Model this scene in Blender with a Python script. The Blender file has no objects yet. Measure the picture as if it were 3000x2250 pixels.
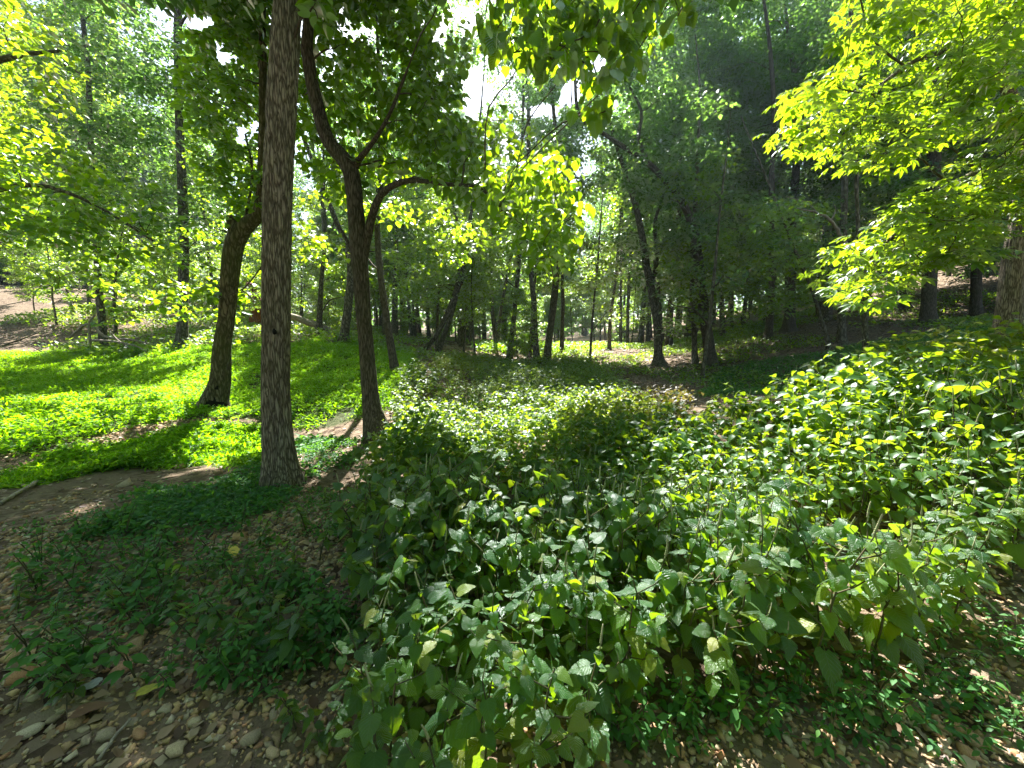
import bpy, math, random, mathutils
import numpy as np
R = np.random.default_rng(7)
random.seed(7)
rad = math.radians
SC = bpy.context.scene
COL = SC.collection

# ---------------------------------------------------------------- camera
CW, CH, CF = 2212.0, 1659.0, 831.0
PITCH = rad(5.8)
HAZE = .0006
CAM = np.array([0.0, 0.0, 1.55])
cd = bpy.data.cameras.new('camera')
cam = bpy.data.objects.new('camera', cd)
COL.objects.link(cam)
cam.location = CAM
cam.rotation_euler = (rad(90) - PITCH, 0, 0)
cd.sensor_width = 36.0
cd.lens = 36.0 * CF / CW
cd.clip_start = 0.05
cd.clip_end = 1500
SC.camera = cam

# ---------------------------------------------------------------- light
SUN_EL, SUN_AZ = rad(52), rad(-9)          # azimuth measured from +Y towards +X
SDIR = np.array([math.sin(SUN_AZ) * math.cos(SUN_EL), math.cos(SUN_AZ) * math.cos(SUN_EL), math.sin(SUN_EL)])
w = bpy.data.worlds.new('World')
SC.world = w
w.use_nodes = True
nt = w.node_tree
bg = nt.nodes['Background']
sky = nt.nodes.new('ShaderNodeTexSky')
sky.sky_type = 'NISHITA'
sky.sun_disc = False
sky.sun_elevation = SUN_EL
sky.sun_rotation = SUN_AZ
sky.air_density = 1.0
sky.dust_density = 1.6
sky.ozone_density = 1.5
hs = nt.nodes.new('ShaderNodeHueSaturation'); hs.inputs['Saturation'].default_value = .85
nt.links.new(sky.outputs[0], hs.inputs['Color']); nt.links.new(hs.outputs[0], bg.inputs[0])
bg.inputs[1].default_value = 0.054
sl = bpy.data.lights.new('sun', 'SUN')
sl.energy = 5.0
sl.angle = rad(0.55)
sl.color = (1.0, 0.95, 0.86)
so = bpy.data.objects.new('sun', sl)
COL.objects.link(so)
so.rotation_euler = (rad(90) - SUN_EL, 0, rad(180) - SUN_AZ)
SC.view_settings.view_transform = 'Standard'
SC.view_settings.look = 'None'
SC.view_settings.exposure = 2.55
SC.view_settings.gamma = 1.0
SC.view_settings.use_curve_mapping = False
SC.render.engine = 'CYCLES'
cy = SC.cycles
cy.max_bounces = 8
cy.diffuse_bounces = 5
cy.glossy_bounces = 2
cy.transmission_bounces = 6
cy.transparent_max_bounces = 4
cy.caustics_reflective = False
cy.caustics_refractive = False

# ---------------------------------------------------------------- projection helpers
FW = np.array([0, math.cos(PITCH), -math.sin(PITCH)])
UP = np.array([0, math.sin(PITCH), math.cos(PITCH)])
RT = np.array([1.0, 0, 0])

def ray(px, py):
    px = np.asarray(px, float); py = np.asarray(py, float)
    return (px - CW / 2)[..., None] / CF * RT + (CH / 2 - py)[..., None] / CF * UP + FW

def at(px, py, Y):
    d = ray(px, py)
    return CAM + d * (np.asarray(Y, float) / d[..., 1])[..., None]

def proj(P):
    q = P - CAM
    z = q @ FW
    z = np.where(z > 0.05, z, 0.05)
    return CW / 2 + CF * (q @ RT) / z, CH / 2 - CF * (q @ UP) / z, q @ FW

def inpoly(px, py, poly):
    px = np.asarray(px, float); py = np.asarray(py, float)
    c = np.zeros(px.shape, bool)
    n = len(poly)
    for i in range(n):
        x0, y0 = poly[i]; x1, y1 = poly[(i + 1) % n]
        if y0 == y1: continue
        m = ((y0 > py) != (y1 > py)) & (px < (x1 - x0) * (py - y0) / (y1 - y0) + x0)
        c ^= m
    return c

def hash3(i, j, k, s):
    h = (i * 374761393 + j * 668265263 + k * 2147483647 * 3 + s * 974634777) & 0xffffffff
    h = ((h ^ (h >> 13)) * 1274126177) & 0xffffffff
    return ((h ^ (h >> 16)) & 0xffff) / 65535.0

def vnoise(p, s=0):
    p = np.asarray(p, float)
    f = np.floor(p).astype(np.int64)
    t = p - f
    t = t * t * (3 - 2 * t)
    r = 0
    for a in (0, 1):
        for b in (0, 1):
            for c in (0, 1):
                wgt = (t[..., 0] if a else 1 - t[..., 0]) * (t[..., 1] if b else 1 - t[..., 1]) * (t[..., 2] if c else 1 - t[..., 2])
                r = r + wgt * hash3(f[..., 0] + a, f[..., 1] + b, f[..., 2] + c, s)
    return r

def fbm2(x, y, sc, s=0, o=3):
    r = 0; a = 1; tot = 0
    for k in range(o):
        r = r + a * vnoise(np.stack([x * sc, y * sc, np.zeros_like(x) + 7.3 * k], -1), s + k)
        tot += a; a *= 0.5; sc *= 2.1
    return r / tot

# ---------------------------------------------------------------- named trunks: (pixel, pixel, width) along the stem at depth Y
# name, label, category, Y, stem points, tree height, crown style
TR = {}
def T(key, **k): TR[key] = k
T('main', Y=4.25, pts=[(613, 1053, 84), (605, 990, 72), (598, 900, 64), (596, 820, 61), (597, 700, 60), (598, 553, 60), (605, 300, 60), (623, 0, 54)], H=17,
  label='thick straight trunk with ridged grey bark, nearest tree on the trail side', bark='ridge')
T('second', Y=6.3, pts=[(818, 950, 66), (806, 900, 46), (800, 853, 36), (789, 720, 31), (776, 553, 36), (763, 400, 35), (748, 352, 34), (707, 300, 29), (683, 217, 27), (667, 133, 25), (665, 60, 22)], H=11,
  label='dark crooked tree with a forked trunk and arching limb full of heart leaves', bark='fur')
T('third', Y=8.3, pts=[(464, 896, 82), (463, 870, 66), (476, 820, 47), (480, 750, 40), (489, 686, 37), (502, 553, 45), (520, 500, 42), (560, 455, 26), (567, 350, 19), (568, 200, 17), (566, 30, 15)], H=15,
  label='leaning mossy trunk with a hollow blackened base and a broken stub at the fork', bark='moss')
T('left_a', Y=15.5, pts=[(223, 752, 24), (221, 700, 19), (212, 600, 18), (206, 420, 15), (197, 333, 13), (191, 167, 12), (183, 83, 11), (175, 0, 10)], H=20,
  label='slim grey trunk rising beside the pale dead branches behind the lawn', bark='smooth')
T('left_b', Y=15, pts=[(392, 752, 34), (394, 700, 25), (397, 553, 23), (394, 417, 21), (390, 333, 19), (385, 167, 18), (386, 0, 17)], H=21,
  label='straight grey trunk at the back of the sunny lawn, thicker than its slim neighbour', bark='smooth')
T('c6', Y=18, pts=[(688, 727, 20), (690, 690, 13), (694, 610, 10), (702, 520, 8), (700, 430, 7)], H=11,
  label='small tree whose base is crossed by the pale fallen trunk', bark='smooth')
T('c7', Y=15, pts=[(742, 738, 20), (752, 660, 18), (758, 590, 16), (752, 540, 14), (735, 500, 12)], H=13,
  label='pale blotchy leaning trunk half hidden behind the dark crooked tree', bark='smooth')
T('c8', Y=11, pts=[(853, 803, 19), (840, 720, 16), (827, 636, 14), (818, 553, 13), (815, 480, 12), (822, 400, 9)], H=12,
  label='slender bare trunk just past the dark crooked tree, curving slightly', bark='fur')
T('c9', Y=18, pts=[(900, 772, 10), (937, 733, 10), (967, 676, 11), (984, 630, 11), (994, 586, 10), (1010, 500, 8), (1024, 417, 7)], H=13,
  label='tree leaning steeply toward the clearing, lower of the crossing pair', bark='smooth')
T('c9b', Y=18.6, pts=[(942, 782, 14), (956, 733, 11), (972, 690, 10), (988, 630, 10), (1002, 570, 9), (985, 470, 7)], H=12,
  label='second stem of the crossing leaning pair, rising more upright', bark='smooth')
T('d1', Y=24, pts=[(996, 748, 8), (998, 623, 6), (1000, 520, 5)], H=12, label='dark thin trunk right behind the crossing leaning pair', bark='smooth')
T('d2', Y=26, pts=[(1014, 748, 7), (1025, 636, 6), (1052, 583, 5), (1060, 500, 5)], H=12, label='thin crooked trunk that bends over behind the leaning pair', bark='smooth')
T('d3', Y=24, pts=[(1073, 750, 9), (1066, 700, 8), (1062, 640, 8), (1060, 560, 7)], H=14, label='dark straight trunk left of the seven clustered stems', bark='smooth')
T('d4', Y=25, pts=[(1074, 750, 8), (1081, 676, 7), (1108, 530, 6), (1120, 460, 5)], H=14, label='slim trunk slanting across its darker neighbour by the cluster', bark='smooth')
T('e1', Y=20, pts=[(1100, 772, 13), (1110, 690, 10), (1116, 623, 10), (1124, 516, 9), (1126, 400, 8)], H=17, label='first of the clustered trunks, standing over the broken limb', bark='smooth')
T('e2', Y=21, pts=[(1142, 775, 10), (1150, 703, 8), (1152, 640, 7)], H=12, label='short thin stem wedged between two trunks of the cluster', bark='smooth')
T('e3', Y=19, pts=[(1160, 783, 16), (1155, 720, 13), (1153, 649, 12), (1145, 556, 11), (1143, 440, 10)], H=18, label='trunk in the cluster that stands at the end of the dark fallen log', bark='smooth')
T('e4', Y=19, pts=[(1181, 782, 18), (1185, 740, 15), (1190, 703, 14), (1198, 636, 15), (1204, 570, 13), (1208, 450, 11)], H=18, label='darkest mossy trunk of the cluster, leaning a little uphill', bark='moss')
T('e5', Y=22, pts=[(1213, 766, 11), (1215, 700, 8), (1216, 650, 8), (1214, 550, 7)], H=16, label='narrow trunk at the edge of the bright clearing', bark='smooth')
T('e6', Y=19, pts=[(1274, 784, 6), (1278, 716, 5), (1284, 640, 4), (1290, 583, 4), (1296, 500, 3)], H=8, label='pencil thin sapling stem standing in front of the clearing', bark='smooth')
T('f1', Y=25, pts=[(1316, 757, 9), (1318, 690, 7), (1328, 620, 6), (1333, 560, 6), (1340, 480, 5)], H=14, label='thin forked trunk on the root mound past the clearing', bark='smooth')
T('f2', Y=29, pts=[(1340, 751, 8), (1341, 650, 6), (1341, 560, 5)], H=15, label='far trunk standing with a twin beyond the root mound', bark='smooth')
T('f3', Y=29, pts=[(1356, 753, 8), (1356, 690, 7), (1360, 560, 6)], H=15, label='twin far trunk just uphill of its neighbour past the mound', bark='smooth')
T('g1', Y=17, pts=[(1424, 787, 30), (1422, 765, 20), (1420, 703, 18), (1409, 636, 17), (1396, 570, 16), (1385, 500, 14), (1366, 417, 12), (1340, 340, 9), (1325, 290, 7)], H=13,
  label='leaning trunk with a pale blotched stem above the leafy hollow', bark='smooth')
T('g2', Y=15, pts=[(1535, 790, 36), (1533, 760, 26), (1521, 676, 24), (1508, 569, 24), (1499, 500, 18), (1470, 430, 14), (1420, 372, 13), (1387, 343, 11), (1310, 293, 8), (1252, 247, 7), (1242, 170, 6), (1236, 90, 4)], H=11,
  label='dark trunk whose upper limb arches far out over the clearing', bark='fur')
T('g3', Y=15.4, pts=[(1502, 792, 16), (1500, 740, 12), (1497, 660, 12), (1494, 580, 11)], H=13, label='upright slim trunk hugging the arched-limb tree', bark='smooth')
T('g4', Y=13.5, pts=[(1517, 818, 9), (1524, 760, 8), (1532, 703, 8), (1540, 620, 7), (1546, 560, 6)], H=8, label='thin pale sapling slanting before the arched-limb tree', bark='smooth')
T('h1', Y=18, pts=[(1659, 735, 22), (1662, 700, 18), (1668, 620, 16), (1668, 553, 15), (1668, 480, 14)], H=20, label='dark trunk standing low on the sunlit leaf slope', bark='fur')
T('h2', Y=20, pts=[(1704, 716, 34), (1706, 680, 25), (1708, 586, 23), (1708, 500, 21)], H=21, label='stout trunk at the foot of the litter covered slope', bark='fur')
T('h3', Y=14, pts=[(1790, 754, 12), (1785, 725, 9), (1772, 686, 9), (1752, 620, 8), (1722, 553, 8), (1704, 513, 6), (1690, 470, 5)], H=8, label='thin crooked tree bending away from the hickory spray', bark='smooth')
T('h4', Y=15, pts=[(1818, 745, 26), (1818, 700, 19), (1818, 586, 18), (1823, 450, 16), (1826, 330, 14)], H=20, label='straight mid-size trunk on the shaded weedy slope', bark='smooth')
T('h5', Y=11, pts=[(1872, 783, 20), (1870, 740, 15), (1868, 703, 14), (1866, 670, 13), (1862, 600, 12)], H=9, label='short grey trunk rising from green cover under the hickory spray', bark='smooth')
T('h6', Y=21, pts=[(1952, 668, 32), (1952, 640, 26), (1950, 560, 23), (1948, 480, 21)], H=22, label='shadowed trunk high on the slope beneath the hickory leaves', bark='fur')
T('h7', Y=15, pts=[(2006, 700, 44), (2005, 670, 36), (2010, 560, 34), (2016, 400, 32), (2020, 267, 30)], H=22, label='broad dark trunk on the slope between shadowed neighbours', bark='fur')
T('h8', Y=18, pts=[(2108, 690, 34), (2108, 640, 27), (2110, 560, 25), (2112, 480, 22)], H=22, label='shadowed trunk next to the big hickory on the slope', bark='fur')
T('hickory', Y=7.6, pts=[(2172, 752, 84), (2178, 720, 70), (2184, 620, 58), (2192, 540, 52), (2203, 480, 50), (2225, 330, 46), (2250, 150, 42)], H=17,
  label='big rough barked hickory at the end of the weed stand', bark='ridge')
T('left_c', Y=7.5, pts=[(-130, 900, 40), (-128, 700, 34), (-120, 500, 32), (-110, 200, 28)], H=12, label='small tree whose bright leafy boughs reach in over the lawn', bark='smooth')
T('left_d', Y=17.5, pts=[(247, 735, 12), (250, 700, 9), (246, 640, 7), (254, 560, 5)], H=5, label='low understory sapling with broad leaves beside the slim grey trunk', bark='smooth')

# ---------------------------------------------------------------- terrain by thin plate spline
ctl = []
for k, t in TR.items():
    x, y, _ = t['pts'][0]
    if k in ('left_c', 'hickory'): continue
    p = at(x, y, t['Y']); ctl.append(tuple(p))
def c(px, py, Y): ctl.append(tuple(at(px, py, Y)))
def cz(x, y, z): ctl.append((x, y, z))
for x in (-6, -3, 0, 3, 6):
    for y in (-8, -3, 0, 1.5): cz(x, y, 0.02 * abs(x))
cz(-2, 3, 0); cz(0, 3, 0.0); cz(2, 3, 0.05); cz(0.5, 5, 0); cz(3, 4.5, .28); cz(4.5, 3, .3); cz(5.5, 4, .5); cz(6, 6, .8); cz(3, 7, .35); cz(1, 8, .05); cz(-1, 4, 0); cz(-4, 3, .02); cz(-6, 3.2, 0.05)
cz(-3.2, 5.0, .0); cz(-2.2, 5.6, .02)
# wash channel and its far bank
for x, y in ((-7.2, 5.2), (-6.2, 5.9), (-5.2, 6.6), (-4.2, 7.2)): cz(x, y, -.22)
for x, y in ((-8.2, 6.4), (-7.2, 7.1), (-6.2, 7.8), (-5.3, 8.2)): cz(x, y, .22)
c(60, 850, 9.6); c(250, 840, 9.8); c(650, 850, 9.2); c(720, 800, 11.5); c(60, 790, 13); c(300, 775, 14)
c(0, 750, 16); c(0, 700, 20); c(80, 690, 20); c(0, 620, 27); c(150, 640, 27); c(350, 660, 27); c(560, 690, 25); c(620, 712, 21)
c(-600, 600, 27); c(-600, 800, 10)
c(800, 745, 20); c(900, 745, 25); c(1290, 747, 36); c(1290, 737, 60); c(1000, 740, 45); c(1500, 735, 40); c(1100, 738, 70); c(1600, 700, 40)
c(1440, 840, 12); c(1350, 805, 15.5); cz(2.2, 11, .12); cz(0, 12, .25); cz(3.2, 10, .1); cz(4.3, 8.5, .3)
c(1900, 785, 10.5); c(2050, 770, 9.5); c(1650, 800, 12.5); c(1750, 840, 10)
c(2212, 560, 25); c(2212, 640, 18); c(2400, 600, 18); c(1960, 640, 24); c(1800, 690, 22); c(2800, 640, 12); c(2600, 400, 40)
cz(9, 6, 1.7); cz(8, 3, .9); cz(14, 2, 2.5); cz(9, -5, 1)
cz(-10, 4, .2); cz(-12, 0, .3); cz(-20, -8, 1)
for a in range(-75, 76, 10):
    r_ = 95; z_ = 3 + 11 * (abs(a) / 60.0) ** 1.3
    cz(r_ * math.sin(rad(a)), r_ * math.cos(rad(a)), z_)
    cz(230 * math.sin(rad(a)), 230 * math.cos(rad(a)), 14 + 10 * (abs(a) / 60.0))
for a in (100, 140, 180, 220, 260): cz(60 * math.sin(rad(a)), 60 * math.cos(rad(a)), 1.5)
ctl = np.array(ctl)
S_ = 10.0
def tps(d2): return np.where(d2 > 1e-12, 0.5 * d2 * np.log(np.maximum(d2, 1e-12)), 0)
cp = ctl[:, :2] / S_
n_ = len(cp)
d2 = ((cp[:, None] - cp[None]) ** 2).sum(-1)
A = np.zeros((n_ + 3, n_ + 3)); A[:n_, :n_] = tps(d2) + np.eye(n_) * 2e-4
A[:n_, n_] = 1; A[:n_, n_ + 1:] = cp; A[n_, :n_] = 1; A[n_ + 1:, :n_] = cp.T
sol = np.linalg.solve(A, np.concatenate([ctl[:, 2], np.zeros(3)]))
def H(x, y, fine=True):
    x = np.asarray(x, float); y = np.asarray(y, float)
    sh = x.shape; q = np.stack([x.ravel(), y.ravel()], -1) / S_
    out = np.empty(len(q))
    for i in range(0, len(q), 20000):
        b = q[i:i + 20000]
        dd = ((b[:, None] - cp[None]) ** 2).sum(-1)
        out[i:i + 20000] = tps(dd) @ sol[:n_] + sol[n_] + b @ sol[n_ + 1:]
    out = out.reshape(sh)
    if fine:
        out = out + (fbm2(x, y, 0.9, 3) - .5) * .10 + (fbm2(x, y, 5.0, 9, 2) - .5) * .03
    return out
def G(px, py, dz=0.0):
    """where the sight line through a photo point meets the ground (+dz)"""
    d = ray(px, py); Ys = np.concatenate([np.arange(.8, 12, .05), np.arange(12, 60, .25)])
    P = CAM + d[None] * (Ys / d[1])[:, None]
    h = H(P[:, 0], P[:, 1]) + dz
    i = np.argmax(P[:, 2] < h)
    if not (P[:, 2] < h).any(): i = len(Ys) - 1
    return np.array([P[i, 0], P[i, 1], h[i] - dz])
def Gp(poly, dz=0.0): return [tuple(G(x, y, dz)[:2]) for x, y in poly]

# ---------------------------------------------------------------- materials
def newmat(name):
    m = bpy.data.materials.new(name); m.use_nodes = True
    m.node_tree.nodes.clear()
    return m, m.node_tree.nodes, m.node_tree.links
def ramp(N, stops):
    r = N.new('ShaderNodeValToRGB'); e = r.color_ramp.elements
    while len(e) < len(stops): e.new(0.5)
    for i, (p, cc) in enumerate(stops): e[i].position = p; e[i].color = (*cc, 1)
    return r
def noise(N, L, vec, scale, detail=3, rough=.55):
    t = N.new('ShaderNodeTexNoise'); t.inputs['Scale'].default_value = scale
    t.inputs['Detail'].default_value = detail; t.inputs['Roughness'].default_value = rough
    if vec is not None: L.new(vec, t.inputs['Vector'])
    return t
def leafmat(name, stops, trans, tfac=.5, gloss=.5, rough=.35, vein=False, use_obj=False, tvar=.35):
    m, N, L = newmat(name)
    out = N.new('ShaderNodeOutputMaterial')
    if use_obj:
        oi = N.new('ShaderNodeObjectInfo'); fac = oi.outputs['Random']
    else:
        a = N.new('ShaderNodeAttribute'); a.attribute_name = 'tint'; fac = a.outputs['Fac']
    r = ramp(N, stops); L.new(fac, r.inputs[0])
    col = r.outputs[0]
    # translucent colour varies with the leaf too
    mx = N.new('ShaderNodeMix'); mx.data_type = 'RGBA'; mx.blend_type = 'MULTIPLY'; mx.inputs[0].default_value = tvar
    mx.inputs[6].default_value = (*trans, 1)
    r2 = ramp(N, [(0, (.45, .7, .5)), (.5, (.9, .95, .9)), (1, (1.2, 1.0, .8))]); L.new(fac, r2.inputs[0]); L.new(r2.outputs[0], mx.inputs[7])
    tcol = mx.outputs[2]
    nrm = None
    uv = N.new('ShaderNodeUVMap'); uv.uv_map = 'uv'
    sp = N.new('ShaderNodeSeparateXYZ'); L.new(uv.outputs[0], sp.inputs[0])
    ab = N.new('ShaderNodeMath'); ab.operation = 'ABSOLUTE'; L.new(sp.outputs[1], ab.inputs[0])
    if vein:
        # side veins: |frac(8u - 2.6|v|) - .5| narrow, plus the midrib
        m1 = N.new('ShaderNodeMath'); m1.operation = 'MULTIPLY'; m1.inputs[1].default_value = 7.5; L.new(sp.outputs[0], m1.inputs[0])
        m2 = N.new('ShaderNodeMath'); m2.operation = 'MULTIPLY_ADD'; m2.inputs[1].default_value = -2.6; L.new(ab.outputs[0], m2.inputs[0]); L.new(m1.outputs[0], m2.inputs[2])
        m3 = N.new('ShaderNodeMath'); m3.operation = 'PINGPONG'; m3.inputs[1].default_value = .5; L.new(m2.outputs[0], m3.inputs[0])
        m4 = N.new('ShaderNodeMapRange'); m4.inputs[1].default_value = 0; m4.inputs[2].default_value = .16; m4.inputs[3].default_value = 1; m4.inputs[4].default_value = 0; L.new(m3.outputs[0], m4.inputs[0])
        m5 = N.new('ShaderNodeMapRange'); m5.inputs[1].default_value = 0.01; m5.inputs[2].default_value = .07; m5.inputs[3].default_value = 1; m5.inputs[4].default_value = 0; L.new(ab.outputs[0], m5.inputs[0])
        mm = N.new('ShaderNodeMath'); mm.operation = 'MAXIMUM'; L.new(m4.outputs[0], mm.inputs[0]); L.new(m5.outputs[0], mm.inputs[1])
        vm = N.new('ShaderNodeMix'); vm.data_type = 'RGBA'; vf = N.new('ShaderNodeMath'); vf.operation = 'MULTIPLY'; vf.inputs[1].default_value = .35
        L.new(mm.outputs[0], vf.inputs[0]); L.new(vf.outputs[0], vm.inputs[0]); L.new(col, vm.inputs[6]); vm.inputs[7].default_value = (.16, .26, .08, 1)
        col = vm.outputs[2]
        nz = noise(N, L, uv.outputs[0], 9, 3)
        ad = N.new('ShaderNodeMath'); ad.operation = 'MULTIPLY_ADD'; ad.inputs[1].default_value = -.9; L.new(mm.outputs[0], ad.inputs[0]); L.new(nz.outputs[0], ad.inputs[2])
        b = N.new('ShaderNodeBump'); b.inputs['Strength'].default_value = .55; b.inputs['Distance'].default_value = .004
        L.new(ad.outputs[0], b.inputs['Height']); nrm = b.outputs[0]
    d = N.new('ShaderNodeBsdfDiffuse'); t = N.new('ShaderNodeBsdfTranslucent'); g = N.new('ShaderNodeBsdfGlossy')
    L.new(col, d.inputs[0]); L.new(tcol, t.inputs[0]); g.inputs['Roughness'].default_value = rough; g.inputs[0].default_value = (.9, .95, 1, 1)
    m1 = N.new('ShaderNodeMixShader'); m1.inputs[0].default_value = tfac; L.new(d.outputs[0], m1.inputs[1]); L.new(t.outputs[0], m1.inputs[2])
    fr = N.new('ShaderNodeFresnel'); fr.inputs[0].default_value = 1.42
    fm = N.new('ShaderNodeMath'); fm.operation = 'MULTIPLY'; fm.inputs[1].default_value = gloss; L.new(fr.outputs[0], fm.inputs[0])
    m2 = N.new('ShaderNodeMixShader'); L.new(fm.outputs[0], m2.inputs[0]); L.new(m1.outputs[0], m2.inputs[1]); L.new(g.outputs[0], m2.inputs[2])
    if nrm is not None:
        for q in (d, g, fr): L.new(nrm, q.inputs['Normal'])
    L.new(m2.outputs[0], out.inputs[0])
    return m
M = {}
M['redbud'] = leafmat('redbud_leaf', [(0, (.02, .065, .02)), (.6, (.04, .11, .02)), (1, (.09, .14, .02))], (.42, .66, .012), .58, .45, .42)
M['hickory'] = leafmat('hickory_leaf', [(0, (.025, .08, .015)), (.6, (.05, .13, .015)), (1, (.12, .17, .02))], (.44, .64, .012), .58, .45, .4)
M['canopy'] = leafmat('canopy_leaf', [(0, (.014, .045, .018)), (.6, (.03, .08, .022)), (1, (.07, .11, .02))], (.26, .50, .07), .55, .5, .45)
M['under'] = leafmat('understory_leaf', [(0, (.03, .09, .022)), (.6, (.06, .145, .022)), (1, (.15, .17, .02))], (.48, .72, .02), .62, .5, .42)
M['grass'] = leafmat('stiltgrass', [(0, (.02, .075, .015)), (.5, (.045, .13, .015)), (.9, (.10, .17, .02)), (1, (.22, .20, .05))], (.48, .84, .005), .62, .25, .5)
M['perilla'] = leafmat('broad_weed_leaf', [(0, (.014, .055, .024)), (.5, (.022, .08, .026)), (.88, (.045, .115, .02)), (1, (.15, .16, .02))], (.40, .66, .010), .5, .58, .3, vein=True, use_obj=True)
M['perilla_j'] = leafmat('weed_foliage', [(0, (.02, .07, .022)), (.5, (.035, .10, .022)), (.85, (.06, .13, .02)), (1, (.17, .17, .02))], (.42, .60, .010), .55, .42, .42)
M['weed'] = leafmat('low_weed_leaf', [(0, (.04, .12, .045)), (.6, (.065, .17, .045)), (1, (.12, .21, .04))], (.22, .5, .02), .4, .22, .5)
M['litter'] = leafmat('dead_leaf', [(0, (.05, .03, .02)), (.4, (.13, .08, .05)), (.8, (.26, .19, .12)), (1, (.40, .33, .24))], (.25, .13, .04), .15, .5, .5)
M['deadweed'] = leafmat('withered_leaf', [(0, (.04, .028, .016)), (.5, (.08, .06, .03)), (1, (.20, .18, .03))], (.30, .26, .03), .3, .3, .5)

def simplemat(name, stops, scale=(6, 6, 6), bump=.3, rough=.85, dist=.02, nscale=3, detail=5, spec=.3):
    m, N, L = newmat(name)
    out = N.new('ShaderNodeOutputMaterial'); b = N.new('ShaderNodeBsdfPrincipled'); L.new(b.outputs[0], out.inputs[0])
    tc = N.new('ShaderNodeTexCoord'); mp = N.new('ShaderNodeMapping'); mp.inputs['Scale'].default_value = scale; L.new(tc.outputs['Object'], mp.inputs[0])
    nz = noise(N, L, mp.outputs[0], nscale, detail, .65)
    r = ramp(N, stops); L.new(nz.outputs[0], r.inputs[0]); L.new(r.outputs[0], b.inputs['Base Color'])
    b.inputs['Roughness'].default_value = rough; b.inputs['Specular IOR Level'].default_value = spec
    bp = N.new('ShaderNodeBump'); bp.inputs['Strength'].default_value = bump; bp.inputs['Distance'].default_value = dist
    L.new(nz.outputs[0], bp.inputs['Height']); L.new(bp.outputs[0], b.inputs['Normal'])
    return m
def barkmat(name, dark, mid, light, sx=16, sz=2.2, moss=0.0, base_moss=0.3, bump=.8):
    m, N, L = newmat(name)
    out = N.new('ShaderNodeOutputMaterial'); b = N.new('ShaderNodeBsdfPrincipled'); L.new(b.outputs[0], out.inputs[0])
    tc = N.new('ShaderNodeTexCoord'); mp = N.new('ShaderNodeMapping'); mp.inputs['Scale'].default_value = (sx, sx, sz); L.new(tc.outputs['Object'], mp.inputs[0])
    big = noise(N, L, tc.outputs['Object'], 1.7, 4)
    dm = N.new('ShaderNodeMix'); dm.data_type = 'VECTOR'
    wb = noise(N, L, mp.outputs[0], 1.4, 3)
    va = N.new('ShaderNodeVectorMath'); va.operation = 'MULTIPLY_ADD'; va.inputs[1].default_value = (1.3, 1.3, .6); L.new(wb.outputs['Color'], va.inputs[0]); L.new(mp.outputs[0], va.inputs[2])
    vo = N.new('ShaderNodeTexVoronoi'); vo.feature = 'DISTANCE_TO_EDGE'; vo.inputs['Scale'].default_value = 1.5; L.new(va.outputs[0], vo.inputs['Vector'])
    fine = noise(N, L, mp.outputs[0], 5, 6, .7)
    mr = N.new('ShaderNodeMapRange'); mr.inputs[1].default_value = 0; mr.inputs[2].default_value = .26; L.new(vo.outputs['Distance'], mr.inputs[0])
    ad = N.new('ShaderNodeMath'); ad.operation = 'MULTIPLY_ADD'; ad.inputs[1].default_value = .55; L.new(fine.outputs[0], ad.inputs[0])
    hf = N.new('ShaderNodeMath'); hf.operation = 'MULTIPLY'; hf.inputs[1].default_value = .6; L.new(mr.outputs[0], hf.inputs[0]); L.new(hf.outputs[0], ad.inputs[2])
    r = ramp(N, [(.2, dark), (.55, mid), (.9, light)]); L.new(ad.outputs[0], r.inputs[0])
    # green algae on the bark in broad patches
    mm = N.new('ShaderNodeMapRange'); mm.inputs[1].default_value = .42; mm.inputs[2].default_value = .72; mm.inputs[4].default_value = moss; L.new(big.outputs[0], mm.inputs[0])
    mx = N.new('ShaderNodeMix'); mx.data_type = 'RGBA'; L.new(mm.outputs[0], mx.inputs[0]); L.new(r.outputs[0], mx.inputs[6]); mx.inputs[7].default_value = (.07, .085, .02, 1)
    L.new(mx.outputs[2], b.inputs['Base Color'])
    b.inputs['Roughness'].default_value = .9; b.inputs['Specular IOR Level'].default_value = .25
    bp = N.new('ShaderNodeBump'); bp.inputs['Strength'].default_value = bump; bp.inputs['Distance'].default_value = .025
    L.new(ad.outputs[0], bp.inputs['Height']); L.new(bp.outputs[0], b.inputs['Normal'])
    return m
B = {'ridge': barkmat('ridged_bark', (.038, .031, .024), (.17, .14, .112), (.36, .31, .26), 30, 3.2, .3),
     'fur': barkmat('furrowed_dark_bark', (.022, .018, .015), (.09, .074, .060), (.17, .145, .12), 26, 3.2, .3),
     'moss': barkmat('mossy_bark', (.025, .02, .012), (.10, .085, .05), (.22, .19, .13), 12, 2.5, .8),
     'smooth': barkmat('grey_bark', (.03, .026, .02), (.10, .088, .07), (.24, .215, .18), 9, 3.0, .5, bump=.5)}
M['twig'] = simplemat('twig_bark', [(.3, (.04, .03, .022)), (.7, (.12, .095, .07))], bump=.2)
M['deadwood'] = simplemat('bleached_deadwood', [(.3, (.12, .10, .08)), (.7, (.38, .33, .28))], (8, 8, 8), .4)
M['oldlog'] = simplemat('dark_log', [(.3, (.03, .022, .015)), (.7, (.12, .09, .06))], (5, 5, 5), .6)
M['stem'] = simplemat('weed_stem', [(.3, (.05, .08, .03)), (.7, (.10, .07, .04))], bump=.1)
M['spike'] = simplemat('flower_spike', [(.3, (.16, .26, .08)), (.5, (.28, .32, .16)), (.75, (.36, .22, .28))], (60, 60, 60), .3, .6)
M['char'] = simplemat('charred_hollow', [(.3, (.004, .004, .003)), (.7, (.012, .01, .008))], bump=.4)
M['rust'] = simplemat('rust_brown_wood', [(.3, (.06, .022, .01)), (.7, (.22, .085, .03))], (9, 9, 20), .6)

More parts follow.
